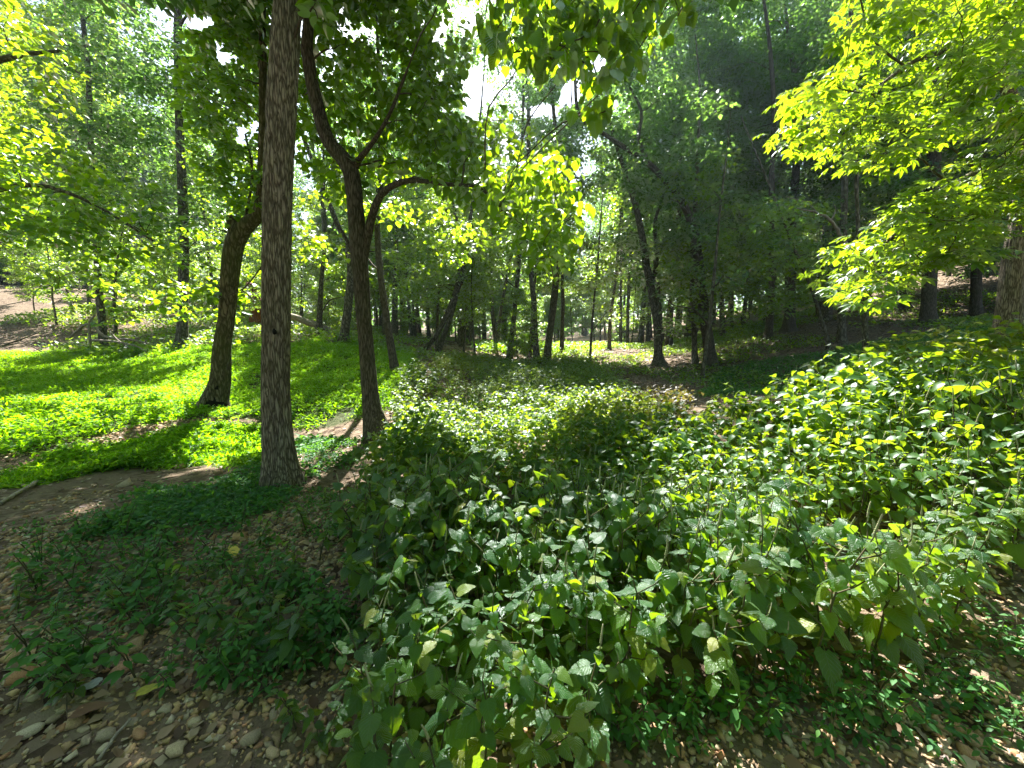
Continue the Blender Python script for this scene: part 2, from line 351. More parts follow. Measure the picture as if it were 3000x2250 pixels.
def stonemat(name):
    m, N, L = newmat(name)
    out = N.new('ShaderNodeOutputMaterial'); b = N.new('ShaderNodeBsdfPrincipled'); L.new(b.outputs[0], out.inputs[0])
    a = N.new('ShaderNodeAttribute'); a.attribute_name = 'tint'; oi = N.new('ShaderNodeObjectInfo')
    ad = N.new('ShaderNodeMath'); ad.operation = 'ADD'; L.new(a.outputs['Fac'], ad.inputs[0])
    ob = N.new('ShaderNodeMath'); ob.operation = 'MULTIPLY'; ob.inputs[1].default_value = 1.0 if 'single' in name else 0.0
    L.new(oi.outputs['Random'], ob.inputs[0]); L.new(ob.outputs[0], ad.inputs[1])
    r = ramp(N, [(0, (.26, .18, .11)), (.2, (.42, .29, .16)), (.4, (.52, .38, .20)), (.55, (.42, .21, .11)), (.7, (.55, .45, .31)), (.85, (.33, .27, .20)), (1, (.62, .54, .42))]); L.new(ad.outputs[0], r.inputs[0])
    tc = N.new('ShaderNodeTexCoord')
    nz = noise(N, L, tc.outputs['Object'], 22, 5, .7)
    r2 = ramp(N, [(.3, (.45, .42, .38)), (.7, (1.1, 1.08, 1.05))]); L.new(nz.outputs[0], r2.inputs[0])
    mx = N.new('ShaderNodeMix'); mx.data_type = 'RGBA'; mx.blend_type = 'MULTIPLY'; mx.inputs[0].default_value = 1; L.new(r.outputs[0], mx.inputs[6]); L.new(r2.outputs[0], mx.inputs[7])
    L.new(mx.outputs[2], b.inputs['Base Color']); b.inputs['Roughness'].default_value = .85
    bp = N.new('ShaderNodeBump'); bp.inputs['Strength'].default_value = .5; bp.inputs['Distance'].default_value = .01; L.new(nz.outputs[0], bp.inputs['Height']); L.new(bp.outputs[0], b.inputs['Normal'])
    return m
M['stone'] = stonemat('stone_single'); M['gravel'] = stonemat('gravel_stones')

def groundmat():
    m, N, L = newmat('woodland_soil')
    out = N.new('ShaderNodeOutputMaterial'); b = N.new('ShaderNodeBsdfPrincipled'); L.new(b.outputs[0], out.inputs[0])
    tc = N.new('ShaderNodeTexCoord'); V = tc.outputs['Object']
    n1 = noise(N, L, V, 1.1, 6, .6); n2 = noise(N, L, V, 26, 8, .7); n3 = noise(N, L, V, 120, 4, .7)
    soil = ramp(N, [(.25, (.065, .048, .034)), (.5, (.16, .12, .083)), (.75, (.27, .21, .15))]); L.new(n2.outputs[0], soil.inputs[0])
    lit = ramp(N, [(.25, (.05, .03, .02)), (.5, (.14, .095, .065)), (.8, (.26, .20, .15))])
    vo = N.new('ShaderNodeTexVoronoi'); vo.inputs['Scale'].default_value = 16; L.new(V, vo.inputs['Vector'])
    L.new(vo.outputs['Color'], lit.inputs[0])
    mx = N.new('ShaderNodeMix'); mx.data_type = 'RGBA'
    mr = N.new('ShaderNodeMapRange'); mr.inputs[1].default_value = .4; mr.inputs[2].default_value = .6; L.new(n1.outputs[0], mr.inputs[0]); L.new(mr.outputs[0], mx.inputs[0])
    L.new(soil.outputs[0], mx.inputs[6]); L.new(lit.outputs[0], mx.inputs[7])
    a = N.new('ShaderNodeAttribute'); a.attribute_name = 'green'
    m2 = N.new('ShaderNodeMix'); m2.data_type = 'RGBA'; L.new(a.outputs['Fac'], m2.inputs[0]); L.new(mx.outputs[2], m2.inputs[6]); m2.inputs[7].default_value = (.035, .06, .015, 1)
    L.new(m2.outputs[2], b.inputs['Base Color']); b.inputs['Roughness'].default_value = .95; b.inputs['Specular IOR Level'].default_value = .2
    ad = N.new('ShaderNodeMath'); ad.operation = 'ADD'; L.new(n2.outputs[0], ad.inputs[0]); L.new(n3.outputs[0], ad.inputs[1])
    bp = N.new('ShaderNodeBump'); bp.inputs['Strength'].default_value = .7; bp.inputs['Distance'].default_value = .03; L.new(ad.outputs[0], bp.inputs['Height']); L.new(bp.outputs[0], b.inputs['Normal'])
    return m
M['ground'] = groundmat()

# ---------------------------------------------------------------- mesh helpers
def mesh(name, V, F4=None, F3=None, mat=None, tint=None, uv=None, smooth=False, attrs=None):
    me = bpy.data.meshes.new(name)
    V = np.asarray(V, np.float32)
    parts = []; starts = []; tot = []
    n4 = 0 if F4 is None else len(F4); n3 = 0 if F3 is None else len(F3)
    idx = np.concatenate([np.asarray(F4, np.int32).ravel() if n4 else np.zeros(0, np.int32), np.asarray(F3, np.int32).ravel() if n3 else np.zeros(0, np.int32)])
    st = np.concatenate([np.arange(n4) * 4, n4 * 4 + np.arange(n3) * 3]).astype(np.int32)
    me.vertices.add(len(V)); me.vertices.foreach_set('co', V.ravel())
    me.loops.add(len(idx)); me.loops.foreach_set('vertex_index', idx)
    me.polygons.add(n4 + n3); me.polygons.foreach_set('loop_start', st)
    if smooth: me.polygons.foreach_set('use_smooth', np.ones(n4 + n3, bool))
    if uv is not None:
        ul = me.uv_layers.new(name='uv'); ul.data.foreach_set('uv', np.asarray(uv, np.float32)[idx].ravel())
    if tint is not None:
        a = me.attributes.new('tint', 'FLOAT', 'POINT'); a.data.foreach_set('value', np.asarray(tint, np.float32))
    if attrs:
        for k, v in attrs.items():
            a = me.attributes.new(k, 'FLOAT', 'POINT'); a.data.foreach_set('value', np.asarray(v, np.float32))
    if mat: me.materials.append(mat)
    me.update(calc_edges=True)
    return me
def link(name, me, parent=None, loc=None, **props):
    o = bpy.data.objects.new(name, me); COL.objects.link(o)
    if parent is not None: o.parent = parent
    if loc is not None: o.location = loc
    for k, v in props.items(): o[k] = v
    return o
def rots(yaw, pitch, roll):
    cy_, sy = np.cos(yaw), np.sin(yaw); cp_, sp = np.cos(pitch), np.sin(pitch); cr, sr = np.cos(roll), np.sin(roll)
    z = np.zeros_like(yaw); o = np.ones_like(yaw)
    Rz = np.stack([np.stack([cy_, -sy, z], -1), np.stack([sy, cy_, z], -1), np.stack([z, z, o], -1)], -2)
    Ry = np.stack([np.stack([cp_, z, sp], -1), np.stack([z, o, z], -1), np.stack([-sp, z, cp_], -1)], -2)   # +pitch tips +X down
    Rx = np.stack([np.stack([o, z, z], -1), np.stack([z, cr, -sr], -1), np.stack([z, sr, cr], -1)], -2)
    return Rz @ Ry @ Rx
def scatter(tpl, loc, rot, size, tint):
    """copies of one template joined to arrays"""
    tv, t4, t3, tuv = tpl
    n = len(loc); k = len(tv)
    V = np.einsum('nij,kj->nki', rot * np.asarray(size)[:, None, None], tv) + loc[:, None]
    off = (np.arange(n) * k)[:, None, None]
    F4 = (t4[None] + off).reshape(-1, 4) if t4 is not None else None
    F3 = (t3[None] + off).reshape(-1, 3) if t3 is not None else None
    return V.reshape(-1, 3), F4, F3, np.tile(tuv, (n, 1)), np.repeat(tint, k)
def merge(lst):
    V = []; F4 = []; F3 = []; U = []; Tt = []; o = 0
    for v, f4, f3, u, t in lst:
        V.append(v)
        if f4 is not None: F4.append(f4 + o)
        if f3 is not None: F3.append(f3 + o)
        U.append(u); Tt.append(t); o += len(v)
    return np.concatenate(V), (np.concatenate(F4) if F4 else None), (np.concatenate(F3) if F3 else None), np.concatenate(U), np.concatenate(Tt)
def mk(name, arrs, mat, smooth=False):
    v, f4, f3, u, t = arrs
    return mesh(name, v, f4, f3, mat, t, u, smooth)

# leaf templates, +X to the tip, unit length
def tpl_diamond():
    v = np.array([[0, 0, 0], [.42, .36, .07], [1, 0, -.08], [.42, -.36, .07]])
    return v, None, np.array([[0, 2, 1], [0, 3, 2]]), np.array([[0, 0], [.4, 1], [1, 0], [.4, -1]])
def tpl_oval(wd=.36, droop=.18, cup=.12, heart=False):
    us = np.array([0, .16, .42, .72, 1.0]); ws = np.array([0.12 if heart else .02, .85 if heart else .6, 1, .62, 0.0]) * wd
    xs = us.copy()
    v = []; uvs = []
    for u, w_ in zip(us, ws):
        z = -droop * u * u
        v.append([u, 0, z]); uvs.append([u, 0])
        bx = -.07 if (heart and u < .2) else 0
        v.append([u + bx, w_, z + cup * w_ * 2]); uvs.append([u, 1])
        v.append([u + bx, -w_, z + cup * w_ * 2]); uvs.append([u, -1])
    F = []
    for i in range(4):
        a = i * 3; b_ = a + 3
        F += [[a, b_, b_ + 1, a + 1], [a, a + 2, b_ + 2, b_]]
    return np.array(v), np.array(F), None, np.array(uvs)
def tpl_fan(k=5):
    """a hickory leaf: five leaflets spread from the stalk end"""
    base = tpl_oval(.2, .15, .15)
    L_ = []
    ang = np.radians([0, 42, -42, 95, -95][:k]); sz = np.array([.62, .55, .55, .38, .38][:k])
    org = np.array([[.42, 0, 0], [.40, .01, 0], [.40, -.01, 0], [.26, .01, 0], [.26, -.01, 0]][:k])
    L_.append(scatter(base, org, rots(ang, np.zeros(k) + .1, np.zeros(k)), sz, np.zeros(k)))
    v, f4, f3, u, t = merge(L_)
    n = len(v)
    v = np.concatenate([v, [[0, .006, 0], [0, -.006, 0], [.42, -.006, 0], [.42, .006, 0]]]); f4 = np.concatenate([f4, [[n, n + 1, n + 2, n + 3]]])
    u = np.concatenate([u, np.zeros((4, 2))])
    return v, f4, f3, u
DIA = tpl_diamond(); NARROW = (DIA[0] * np.array([1, .42, 1]), *DIA[1:]); OVAL = tpl_oval(); HEART = tpl_oval(.46, .22, .12, True); FAN = tpl_fan(); LANCE = tpl_oval(.26, .25, .1); BLADE = tpl_oval(.13, .35, .1)
def tpl_serr(nu=14, nv=3, wd=.44, droop=.3, cup=.16, seed=0):
    """broad toothed leaf with a heart base and pointed tip"""
    rr = np.random.default_rng(seed)
    v = []; uvs = []
    bend = rr.uniform(-.08, .08); ph = rr.uniform(0, 6)
    for i in range(nu + 1):
        u = i / nu
        w_ = wd * (math.sin(math.pi * min(1, (u * .985 + .015)) ** .62) ** .8) * (1 - .25 * u)
        if i % 2 and i < nu: w_ *= 1.10
        if i == nu: w_ = 0.004
        for j in range(-nv, nv + 1):
            s = j / nv
            x = u - .10 * abs(s) ** 1.5 * (1 - u) * 1.0 + (.02 if (i % 2 and abs(j) == nv) else 0)
            y = s * w_ + bend * u * u
            z = -droop * u ** 1.8 + cup * abs(s) * w_ - .10 * abs(s) ** 3 * w_ + .018 * math.sin(u * 15 + ph + abs(s) * 2) * abs(s)
            v.append([x, y, z]); uvs.append([u, s])
    W_ = 2 * nv + 1
    F = [[i * W_ + j, (i + 1) * W_ + j, (i + 1) * W_ + j + 1, i * W_ + j + 1] for i in range(nu) for j in range(W_ - 1)]
    v = np.array(v)
    n = len(v)                                     # stalk
    v = np.concatenate([v, [[-.28, .012, .06], [-.28, -.012, .06], [.04, -.012, 0], [.04, .012, 0]]])
    F.append([n, n + 1, n + 2, n + 3]); uvs += [[0, .5]] * 4
    return v, np.array(F), None, np.array(uvs)

def catmull(P, n):
    P = np.asarray(P, float)
    Q = np.vstack([2 * P[0] - P[1], P, 2 * P[-1] - P[-2]])
    out = []
    for i in range(len(P) - 1):
        p0, p1, p2, p3 = Q[i:i + 4]
        for t in np.linspace(0, 1, n, endpoint=False):
            out.append(.5 * ((2 * p1) + (-p0 + p2) * t + (2 * p0 - 5 * p1 + 4 * p2 - p3) * t * t + (-p0 + 3 * p1 - 3 * p2 + p3) * t ** 3))
    out.append(P[-1])
    return np.array(out)
def tube(P, r, seg=8, flare=None, cap=True):
    """tube of quads along points P with radii r"""
    P = np.asarray(P, float); r = np.asarray(r, float)
    T_ = np.gradient(P, axis=0); T_ /= np.linalg.norm(T_, axis=1)[:, None] + 1e-9
    a = np.array([1.0, 0, 0]) if abs(T_[0, 0]) < .8 else np.array([0, 1.0, 0])
    U = np.cross(T_, a); U /= np.linalg.norm(U, axis=1)[:, None] + 1e-9
    W_ = np.cross(T_, U)
    th = np.linspace(0, 2 * np.pi, seg, endpoint=False)
    rr = r[:, None] * np.ones(seg)[None]
    if flare is not None: rr = flare(P, rr, th)
    V = P[:, None] + rr[..., None] * (np.cos(th)[None, :, None] * U[:, None] + np.sin(th)[None, :, None] * W_[:, None])
    n = len(P)
    i = np.arange(n - 1)[:, None] * seg; j = np.arange(seg)[None]; j2 = (j + 1) % seg
    F = np.stack([i + j, i + j2, i + seg + j2, i + seg + j], -1).reshape(-1, 4)
    V = V.reshape(-1, 3)
    return V, F
def tubes_join(lst):
    V = []; F = []; o = 0
    for v, f in lst: V.append(v); F.append(f + o); o += len(v)
    return np.concatenate(V), np.concatenate(F)

# ---------------------------------------------------------------- where sunshine reaches and where sky shows
def E(px, py, dz, rx, ry, a=1.0):
    g = G(px, py, dz); return (g[0], g[1], rx, ry, a)
LIT = [E(120, 850, .2, 1.7, .6), E(330, 835, .2, 1.4, .5), E(650, 800, .2, 1.9, 1.4), E(520, 790, .2, 1.3, 1.2), E(760, 880, .2, 1.0, 1.2), E(250, 745, .2, 9, 3.0, .95),
       E(60, 690, .2, 8, 4, .9), E(130, 900, .2, 1.2, .5, .7), E(850, 830, .3, 1.3, 2.2),
       E(2060, 900, .9, 1.9, 1.3), E(1800, 960, .8, 1.6, 1.1), E(1600, 1000, .7, .9, .6), E(2180, 1020, .9, 1.4, .9), E(2150, 820, .9, 1.8, 1.2), E(1900, 1080, .8, .9, .5, .7),
       E(1000, 900, .5, 1.2, 1.2, .8), E(1400, 1090, .5, .55, .35, .6), E(1180, 1150, .5, .35, .22, .5), E(1000, 1190, .5, .35, .2, .5),
       E(1080, 1330, .5, .52, .36, 1), E(960, 1460, .4, .40, .28, 1), E(1270, 1260, .5, .42, .30, .9), E(860, 1330, .5, .3, .22, .85), E(1150, 1540, .3, .45, .28, 1), E(1000, 1640, .0, .4, .25, .95),
       E(330, 1900, 0, .1, .1, .5), E(370, 1540, 0, .10, .09, .9), E(2000, 1520, 0, .12, .08, .9), E(2100, 1320, .3, .2, .12, .8), E(1290, 745, .2, 4, 12, .9), E(1640, 760, 0, 3, 1.0, .45), E(620, 1000, 0, .5, .15, .0)]
LIT = np.array(LIT)
def litfield(x, y):
    v = np.zeros(np.shape(x))
    for a in LIT: v = np.maximum(v, a[4] * np.exp(-(((x - a[0]) / a[2]) ** 4 + ((y - a[1]) / a[3]) ** 4)))
    return v
def shades_lit(P, zt=.5, margin=0.0):
    k = (P[:, 2] - zt) / SDIR[2]
    q = P - SDIR[None] * k[:, None]
    zz = H(q[:, 0], q[:, 1], False) + .35
    k = (P[:, 2] - zz) / SDIR[2]; q = P - SDIR[None] * k[:, None]
    v = litfield(q[:, 0], q[:, 1])
    nz = fbm2(q[:, 0], q[:, 1], 2.2, 40, 3)
    return (v > .35 + (nz - .5) * 1.7) & (v > .18)
SKYH = [(556, 655, 15, 46), (1030, 185, 38, 48), (1010, 240, 26, 18), (430, 45, 34, 22), (475, 115, 26, 26), (455, 320, 16, 14), (1268, 480, 16, 26), (1230, 200, 26, 30), (1180, 240, 30, 20), (760, 190, 14, 16), (685, 250, 12, 12), (955, 60, 14, 18), (350, 20, 24, 14), (620, 290, 8, 20), (1535, 40, 8, 26),
        (1480, 100, 9, 16), (1600, 90, 8, 18), (1720, 150, 10, 8), (90, 0, 30, 12), (1330, 230, 20, 24), (1720, 370, 14, 20), (160, 140, 7, 10), (520, 290, 12, 22), (1290, 130, 22, 22), (180, 60, 20, 30), (1700, 20, 10, 8), (1620, 240, 8, 7), (1280, 360, 14, 16)]
TGT = [(at(1250, 90, 3.6), .8), (at(1350, 60, 3.6), .5), (at(1180, 420, 5.3), .8), (at(1800, 260, 5.4), .8), (at(1950, 150, 5.4), .9), (at(2100, 60, 5.4), .9), (at(1950, 500, 5.1), .8), (at(2110, 400, 5.1), .9), (at(60, 120, 8.5), 1.5), (at(20, 300, 8.5), 1.0), (at(300, 650, 9.5), 1.0)]
_sl = shades_lit
def shades_lit(P, zt=.5):
    m = _sl(P, zt)
    for t_, r_ in TGT:
        d = P - t_; k = d @ SDIR
        m |= (np.linalg.norm(d - k[:, None] * SDIR, axis=1) < r_) & (k > 1.3)
    return m
def in_sky(P, grow=1.0):
    x, y, d = proj(P); m = np.zeros(len(P), bool)
    wob = (fbm2(x, y, .035, 55, 3) - .5) * 2.6 + 1
    for a, b, rx, ry in SKYH: m |= ((x - a) / (rx * grow)) ** 2 + ((y - b) / (ry * grow)) ** 2 < wob
    return m & (d > 0)

# ---------------------------------------------------------------- ground sheet
def spaced(a, b, n, k=5.0, c0=0.0):
    t = np.linspace(-1, 1, n)
    s = np.sinh(t * k) / math.sinh(k)
    return np.where(s < 0, c0 + (c0 - a) * s, c0 + (b - c0) * s)
gx = spaced(-300, 300, 260, 5.2); gy = spaced(-120, 330, 260, 5.2, 4)
X, Y_ = np.meshgrid(gx, gy)
Z = H(X, Y_)
LAWN = Gp([(-500, 1010), (0, 1005), (180, 950), (330, 925), (430, 905), (560, 905), (700, 930), (780, 900), (860, 880), (900, 800), (880, 765), (640, 745), (330, 752), (0, 765), (-500, 760)])
BANK = Gp([(-300, 1060), (0, 1040), (150, 985), (330, 955), (480, 930), (565, 930), (565, 1010), (480, 1000), (330, 1010), (180, 1020), (60, 1050)])
CHAN = Gp([(-500, 1110), (-500, 1020), (0, 985), (150, 962), (260, 935), (300, 915), (430, 905), (480, 925), (330, 952), (150, 982), (60, 1015), (0, 1035)])
green = np.clip(inpoly(X, Y_, LAWN).astype(float) + inpoly(X, Y_, BANK) - inpoly(X, Y_, CHAN), 0, 1) * .8
ii = np.arange(len(gy) - 1)[:, None] * len(gx); jj = np.arange(len(gx) - 1)[None]
F = np.stack([ii + jj, ii + jj + 1, ii + len(gx) + jj + 1, ii + len(gx) + jj], -1).reshape(-1, 4)
ground = link('ground', mesh('ground', np.stack([X, Y_, Z], -1).reshape(-1, 3), F, None, M['ground'], smooth=True, attrs={'green': green.ravel()}), kind='structure', label='woodland floor of soil, gravel and leaf litter rising to hills')

# ---------------------------------------------------------------- trees
def leafcloud(centers, n, rad_, size, tpl, rng, flat=.55, droop=(.35, .3), roll=.4, tintmu=None, keep=None, single=None):
    centers = np.asarray(centers)
    k = len(centers)
    loc = np.repeat(centers, n, 0)
    d = rng.normal(size=(k * n, 3)); d /= np.linalg.norm(d, axis=1)[:, None]; d *= rng.random((k * n, 1)) ** .45
    R_ = np.repeat(np.broadcast_to(rad_, (k,)), n)
    loc = loc + d * np.stack([R_, R_, R_ * flat], -1)
    tint = np.repeat(rng.random(k) if tintmu is None else tintmu, n) * .6 + rng.random(k * n) * .4
    if keep is not None:
        m = keep(loc); loc = loc[m]; tint = tint[m]; d = d[m]
    N_ = len(loc)
    yaw = np.arctan2(d[:, 1], d[:, 0]) + rng.normal(0, .8, N_)
    rot = rots(yaw, rng.normal(droop[0], droop[1], N_), rng.normal(0, roll, N_)); sz = size * rng.uniform(.65, 1.25, N_)
    if single:
        root, base, meshes, k1 = single
        a_, b_, dd_ = proj(loc); inn = (a_ > 0) & (a_ < CW) & (b_ > 0) & (b_ < CH) & (dd_ > 0)
        o_ = np.argsort(np.where(inn, dd_, 1e9))[:k1]; o_ = o_[inn[o_]]
        for q_ in o_:
            ob = link('leaf', meshes[int(q_) % len(meshes)], root)
            Mx = np.eye(4); Mx[:3, :3] = rot[q_] * sz[q_]; Mx[:3, 3] = loc[q_] - base
            ob.matrix_local = mathutils.Matrix(Mx.tolist())
        kp = np.ones(N_, bool); kp[o_] = False
        loc, rot, sz, tint = loc[kp], rot[kp], sz[kp], tint[kp]
    return scatter(tpl, loc, rot, sz, tint), loc

def grow(nodes, radii, centers, rng, rmin=.006, sag=.1, up_bias=.6):
    """branches: join each clump centre to the nearest grown point of the tree (trunk first)"""
    tubes = []
    nodes = [np.array(p) for p in nodes]; radii = list(radii)
    C_ = np.asarray(centers)
    if not len(C_): return []
    NP = np.array(nodes)
    d0 = np.linalg.norm(C_[:, None] - NP[None], axis=2).min(1)
    for i in np.argsort(d0):
        c_ = C_[i]
        D = np.linalg.norm(NP - c_, axis=1) + up_bias * np.maximum(0, NP[:, 2] - c_[2] + .3)
        j = int(np.argmin(D))
        a = NP[j]; L_ = np.linalg.norm(c_ - a)
        if L_ < .05: continue
        ra = min(radii[j] * .62, .010 + .011 * L_); rb = max(rmin, ra * .35)
        mid = (a + c_) / 2 + np.array([rng.normal(0, .07), rng.normal(0, .07), .09 + rng.normal(0, .05)]) * L_
        m1 = a + (mid - a) * .55 + rng.normal(0, .03, 3) * L_; m2 = mid + (c_ - mid) * .5 + rng.normal(0, .03, 3) * L_
        P = catmull([a, m1, mid, m2, c_], 2)
        rr = np.linspace(ra, rb, len(P))
        tubes.append(tube(P, rr, 5))
        NP = np.vstack([NP, P[2::2]]); radii += list(rr[2::2])
    return tubes

BL = {'ridge': 'ridge', 'fur': 'fur', 'moss': 'moss', 'smooth': 'smooth'}
def build_trunk(key, t):
    pts = t['pts']; Y0 = t['Y']
    P = np.array([at(x, y, Y0 + t.get('lean', 0) * i / len(pts)) for i, (x, y, w_) in enumerate(pts)])
    rr = np.array([w_ for _, _, w_ in pts]) * (P[:, 1]) / CF / 2 * np.array([math.cos(math.atan((x - CW / 2) / CF)) for x, _, _ in pts])
    top = P[-1]; base = P[0]
    g = H(base[0:1], base[1:2])[0]
    hh = t['H'] + g
    if top[2] < hh:
        d = (P[-1] - P[-2]) / np.linalg.norm(P[-1] - P[-2]); d[2] = max(d[2], .75); d /= np.linalg.norm(d)
        rng = np.random.default_rng(len(key) * 17 + len(pts))
        n = max(2, int((hh - top[2]) / 2.0)); step = (hh - top[2]) / n
        q = top.copy(); ext = []; 
        for i in range(n):
            d = d + np.array([rng.normal(0, .07), rng.normal(0, .07), .05]); d /= np.linalg.norm(d)
            q = q + d * step / d[2]; ext.append(q.copy())
        P = np.vstack([P, ext]); rr = np.concatenate([rr, np.linspace(rr[-1], .02, n + 1)[1:]])
    # root foot below the soil
    P = np.vstack([[base[0], base[1], min(base[2], g) - .25], P]); rr = np.concatenate([[rr[0] * 1.15], rr])
    return P, rr
def flare_fn(key, amp_ridge, freq, seed, base_z, lobes=5, lobe_amp=.48, hfl=.22):
    def f(P, rr, th):
        z = P[:, 2][:, None] - base_z
        lob = np.exp(-np.maximum(z, -.1) / hfl) * lobe_amp * (.5 + .5 * np.cos(th[None] * lobes + seed + z * .8)) * rr
        x = np.cos(th)[None] * rr; y = np.sin(th)[None] * rr
        X3 = np.stack([x * freq + 0 * z, y * freq + 0 * z, (z + 0 * x) * freq * .13], -1)
        n1 = 1 - np.abs(vnoise(X3, seed) * 2 - 1); n2 = vnoise(X3 * 2.3, seed + 5)
        big = vnoise(np.stack([np.cos(th)[None] * 1.3 + 0 * z, np.sin(th)[None] * 1.3 + 0 * z, z * .9 + 0 * x], -1), seed + 9) - .5
        return rr + lob + (n1 ** 1.5 * .9 + n2 * .4 - .6) * amp_ridge + big * rr * .10
    return f

HI = {'main': (150, 16, .017, 38), 'second': (56, 10, .008, 26), 'third': (64, 10, .009, 22), 'hickory': (72, 10, .016, 20), 'c8': (20, 5, .004, 14), 'g2': (20, 5, .008, 12), 'left_b': (20, 5, .005, 12), 'left_a': (16, 4, .005, 12), 'c7': (16, 4, .004, 12)}
TREES = {}
for key, t in TR.items():
    P, rr = build_trunk(key, t)
    seg, sub, amp, fr = HI.get(key, (12, 3, .004, 12))
    Pc = catmull(P, sub * (2 if key in ('main',) else 1)); rc = np.interp(np.linspace(0, len(rr) - 1, len(Pc)), np.arange(len(rr)), rr)
    if key in ('main', 'second', 'third', 'hickory'):   # even spacing for the bark relief
        s = np.concatenate([[0], np.cumsum(np.linalg.norm(np.diff(Pc, axis=0), axis=1))])
        step = .03 if key == 'main' else .04
        ss = np.concatenate([np.arange(0, 6.5, step), np.arange(6.5, s[-1], .4)])
        Pc = np.stack([np.interp(ss, s, Pc[:, i]) for i in range(3)], -1); rc = np.interp(ss, s, rc)
    root = bpy.data.objects.new('tree', None); COL.objects.link(root)
    bz = P[1][2]
    base = np.array([P[1][0], P[1][1], bz])
    root.location = base
    root['label'] = t['label']; root['category'] = 'tree'
    v, f = tube(Pc, rc, seg, flare_fn(key, amp, fr, len(key) * 3 + 1, bz))
    link('trunk', mesh('trunk', v - base, f, None, B[t['bark']], smooth=True), root)
    TREES[key] = dict(root=root, base=base, P=Pc, r=rc, tubes=[], foliage=[], clumps=[], spec=t)

def limb(key, pts, Ys, sub=4, seg=10):
    t = TREES[key]
    P = np.array([at(x, y, yy) for (x, y, w_), yy in zip(pts, Ys)])
    r_ = np.array([w_ for _, _, w_ in pts]) * P[:, 1] / CF / 2
    Pc = catmull(P, sub); rc = np.interp(np.linspace(0, len(r_) - 1, len(Pc)), np.arange(len(r_)), r_)
    v, f = tube(Pc, rc, seg)
    link('limb', mesh('limb', v - t['base'], f, None, B[t['spec']['bark']], smooth=True), t['root'])
    t['P'] = np.vstack([t['P'], Pc]); t['r'] = np.concatenate([t['r'], rc])
limb('second', [(782, 560, 24), (792, 517, 19), (809, 450, 16), (834, 410, 14), (884, 390, 11), (954, 397, 8), (1037, 407, 6), (1075, 455, 4)], [6.3, 6.3, 6.25, 6.1, 5.9, 5.7, 5.5, 5.4])
limb('second', [(762, 372, 18), (775, 345, 13), (800, 315, 9), (840, 250, 7), (880, 150, 5)], [6.3, 6.25, 6.1, 5.9, 5.7])
limb('second', [(785, 640, 9), (765, 560, 7), (745, 510, 6), (725, 480, 4)], [6.3, 6.4, 6.6, 6.8])
limb('third', [(510, 505, 30), (504, 480, 26), (502, 468, 22)], [8.3, 8.3, 8.3])
limb('third', [(506, 585, 9), (520, 520, 6), (545, 380, 5), (530, 290, 4)], [8.3, 8.4, 8.6, 8.9])
limb('g1', [(1405, 620, 9), (1420, 560, 8), (1415, 480, 7), (1440, 400, 6), (1448, 330, 4)], [17, 17.1, 17.3, 17.5, 17.8])
limb('g2', [(1404, 360, 9), (1380, 300, 7), (1385, 240, 6), (1350, 170, 4)], [15, 15, 15.2, 15.4])
limb('c9', [(994, 590, 8), (985, 553, 6), (975, 500, 5), (960, 440, 4)], [18, 18, 18, 18])
limb('f1', [(1330, 600, 5), (1345, 560, 4), (1362, 500, 3)], [25, 25, 25])
limb('hickory', [(2225, 330, 26), (2150, 130, 18), (2080, 105, 12), (1980, 130, 8), (1880, 200, 5)], [7.6, 6.6, 6.0, 5.4, 4.9], 4, 8)
limb('hickory', [(2212, 420, 22), (2140, 370, 15), (2060, 400, 10), (1960, 480, 7), (1880, 560, 5)], [7.6, 6.2, 5.6, 5.1, 4.8], 4, 8)
limb('left_c', [(-115, 250, 20), (-40, 150, 14), (40, 120, 9), (130, 110, 5)], [7.5, 7.6, 7.8, 8.0])
limb('left_c', [(-120, 480, 20), (-40, 420, 14), (80, 400, 9), (200, 440, 6), (330, 520, 4)], [7.5, 7.4, 7.3, 7.4, 7.6])

def region(poly, Y0, Y1, n, rng, gap=0.0, gseed=1, gsc=.02):
    """clump centres inside the volume seen through a patch of the photo between two depths"""
    poly = [tuple(p) for p in poly]
    xs = [p[0] for p in poly]; ys = [p[1] for p in poly]
    out = []
    while len(out) < n:
        px = rng.uniform(min(xs), max(xs), n * 4); py = rng.uniform(min(ys), max(ys), n * 4)
        m = inpoly(px, py, poly)
        if gap > 0: m &= fbm2(px, py, gsc, gseed, 2) > gap
        px, py = px[m], py[m]
        P = at(px, py, rng.uniform(Y0, Y1, len(px)))
        out += list(P)
        if len(out) == 0: break
    return np.array(out[:n])

def add(key, centers, n, rad_, size, tpl, mat, seed, sub_lit=True, branch=1.0, part='crown', single=None, **kw):
    t = TREES[key]; rng = np.random.default_rng(seed)
    C_ = np.asarray(centers)
    if sub_lit and len(C_): C_ = C_[~shades_lit(C_)]
    if len(C_): C_ = C_[~in_sky(C_, .9)]
    if not len(C_): return
    keep = (lambda L_: ~in_sky(L_, .92) & ~shades_lit(L_)) if (sub_lit and t['spec']['Y'] < 10) else (lambda L_: ~in_sky(L_, .92))
    a, loc = leafcloud(C_, n, rad_, size, tpl, rng, keep=keep, single=(t['root'], t['base'], *single) if single else None, **kw)
    t['foliage'].append((mat, a))
    if branch > 0:
        nb = C_[rng.random(len(C_)) < branch]
        t['tubes'] += grow(t['P'][::3], t['r'][::3], nb, rng)

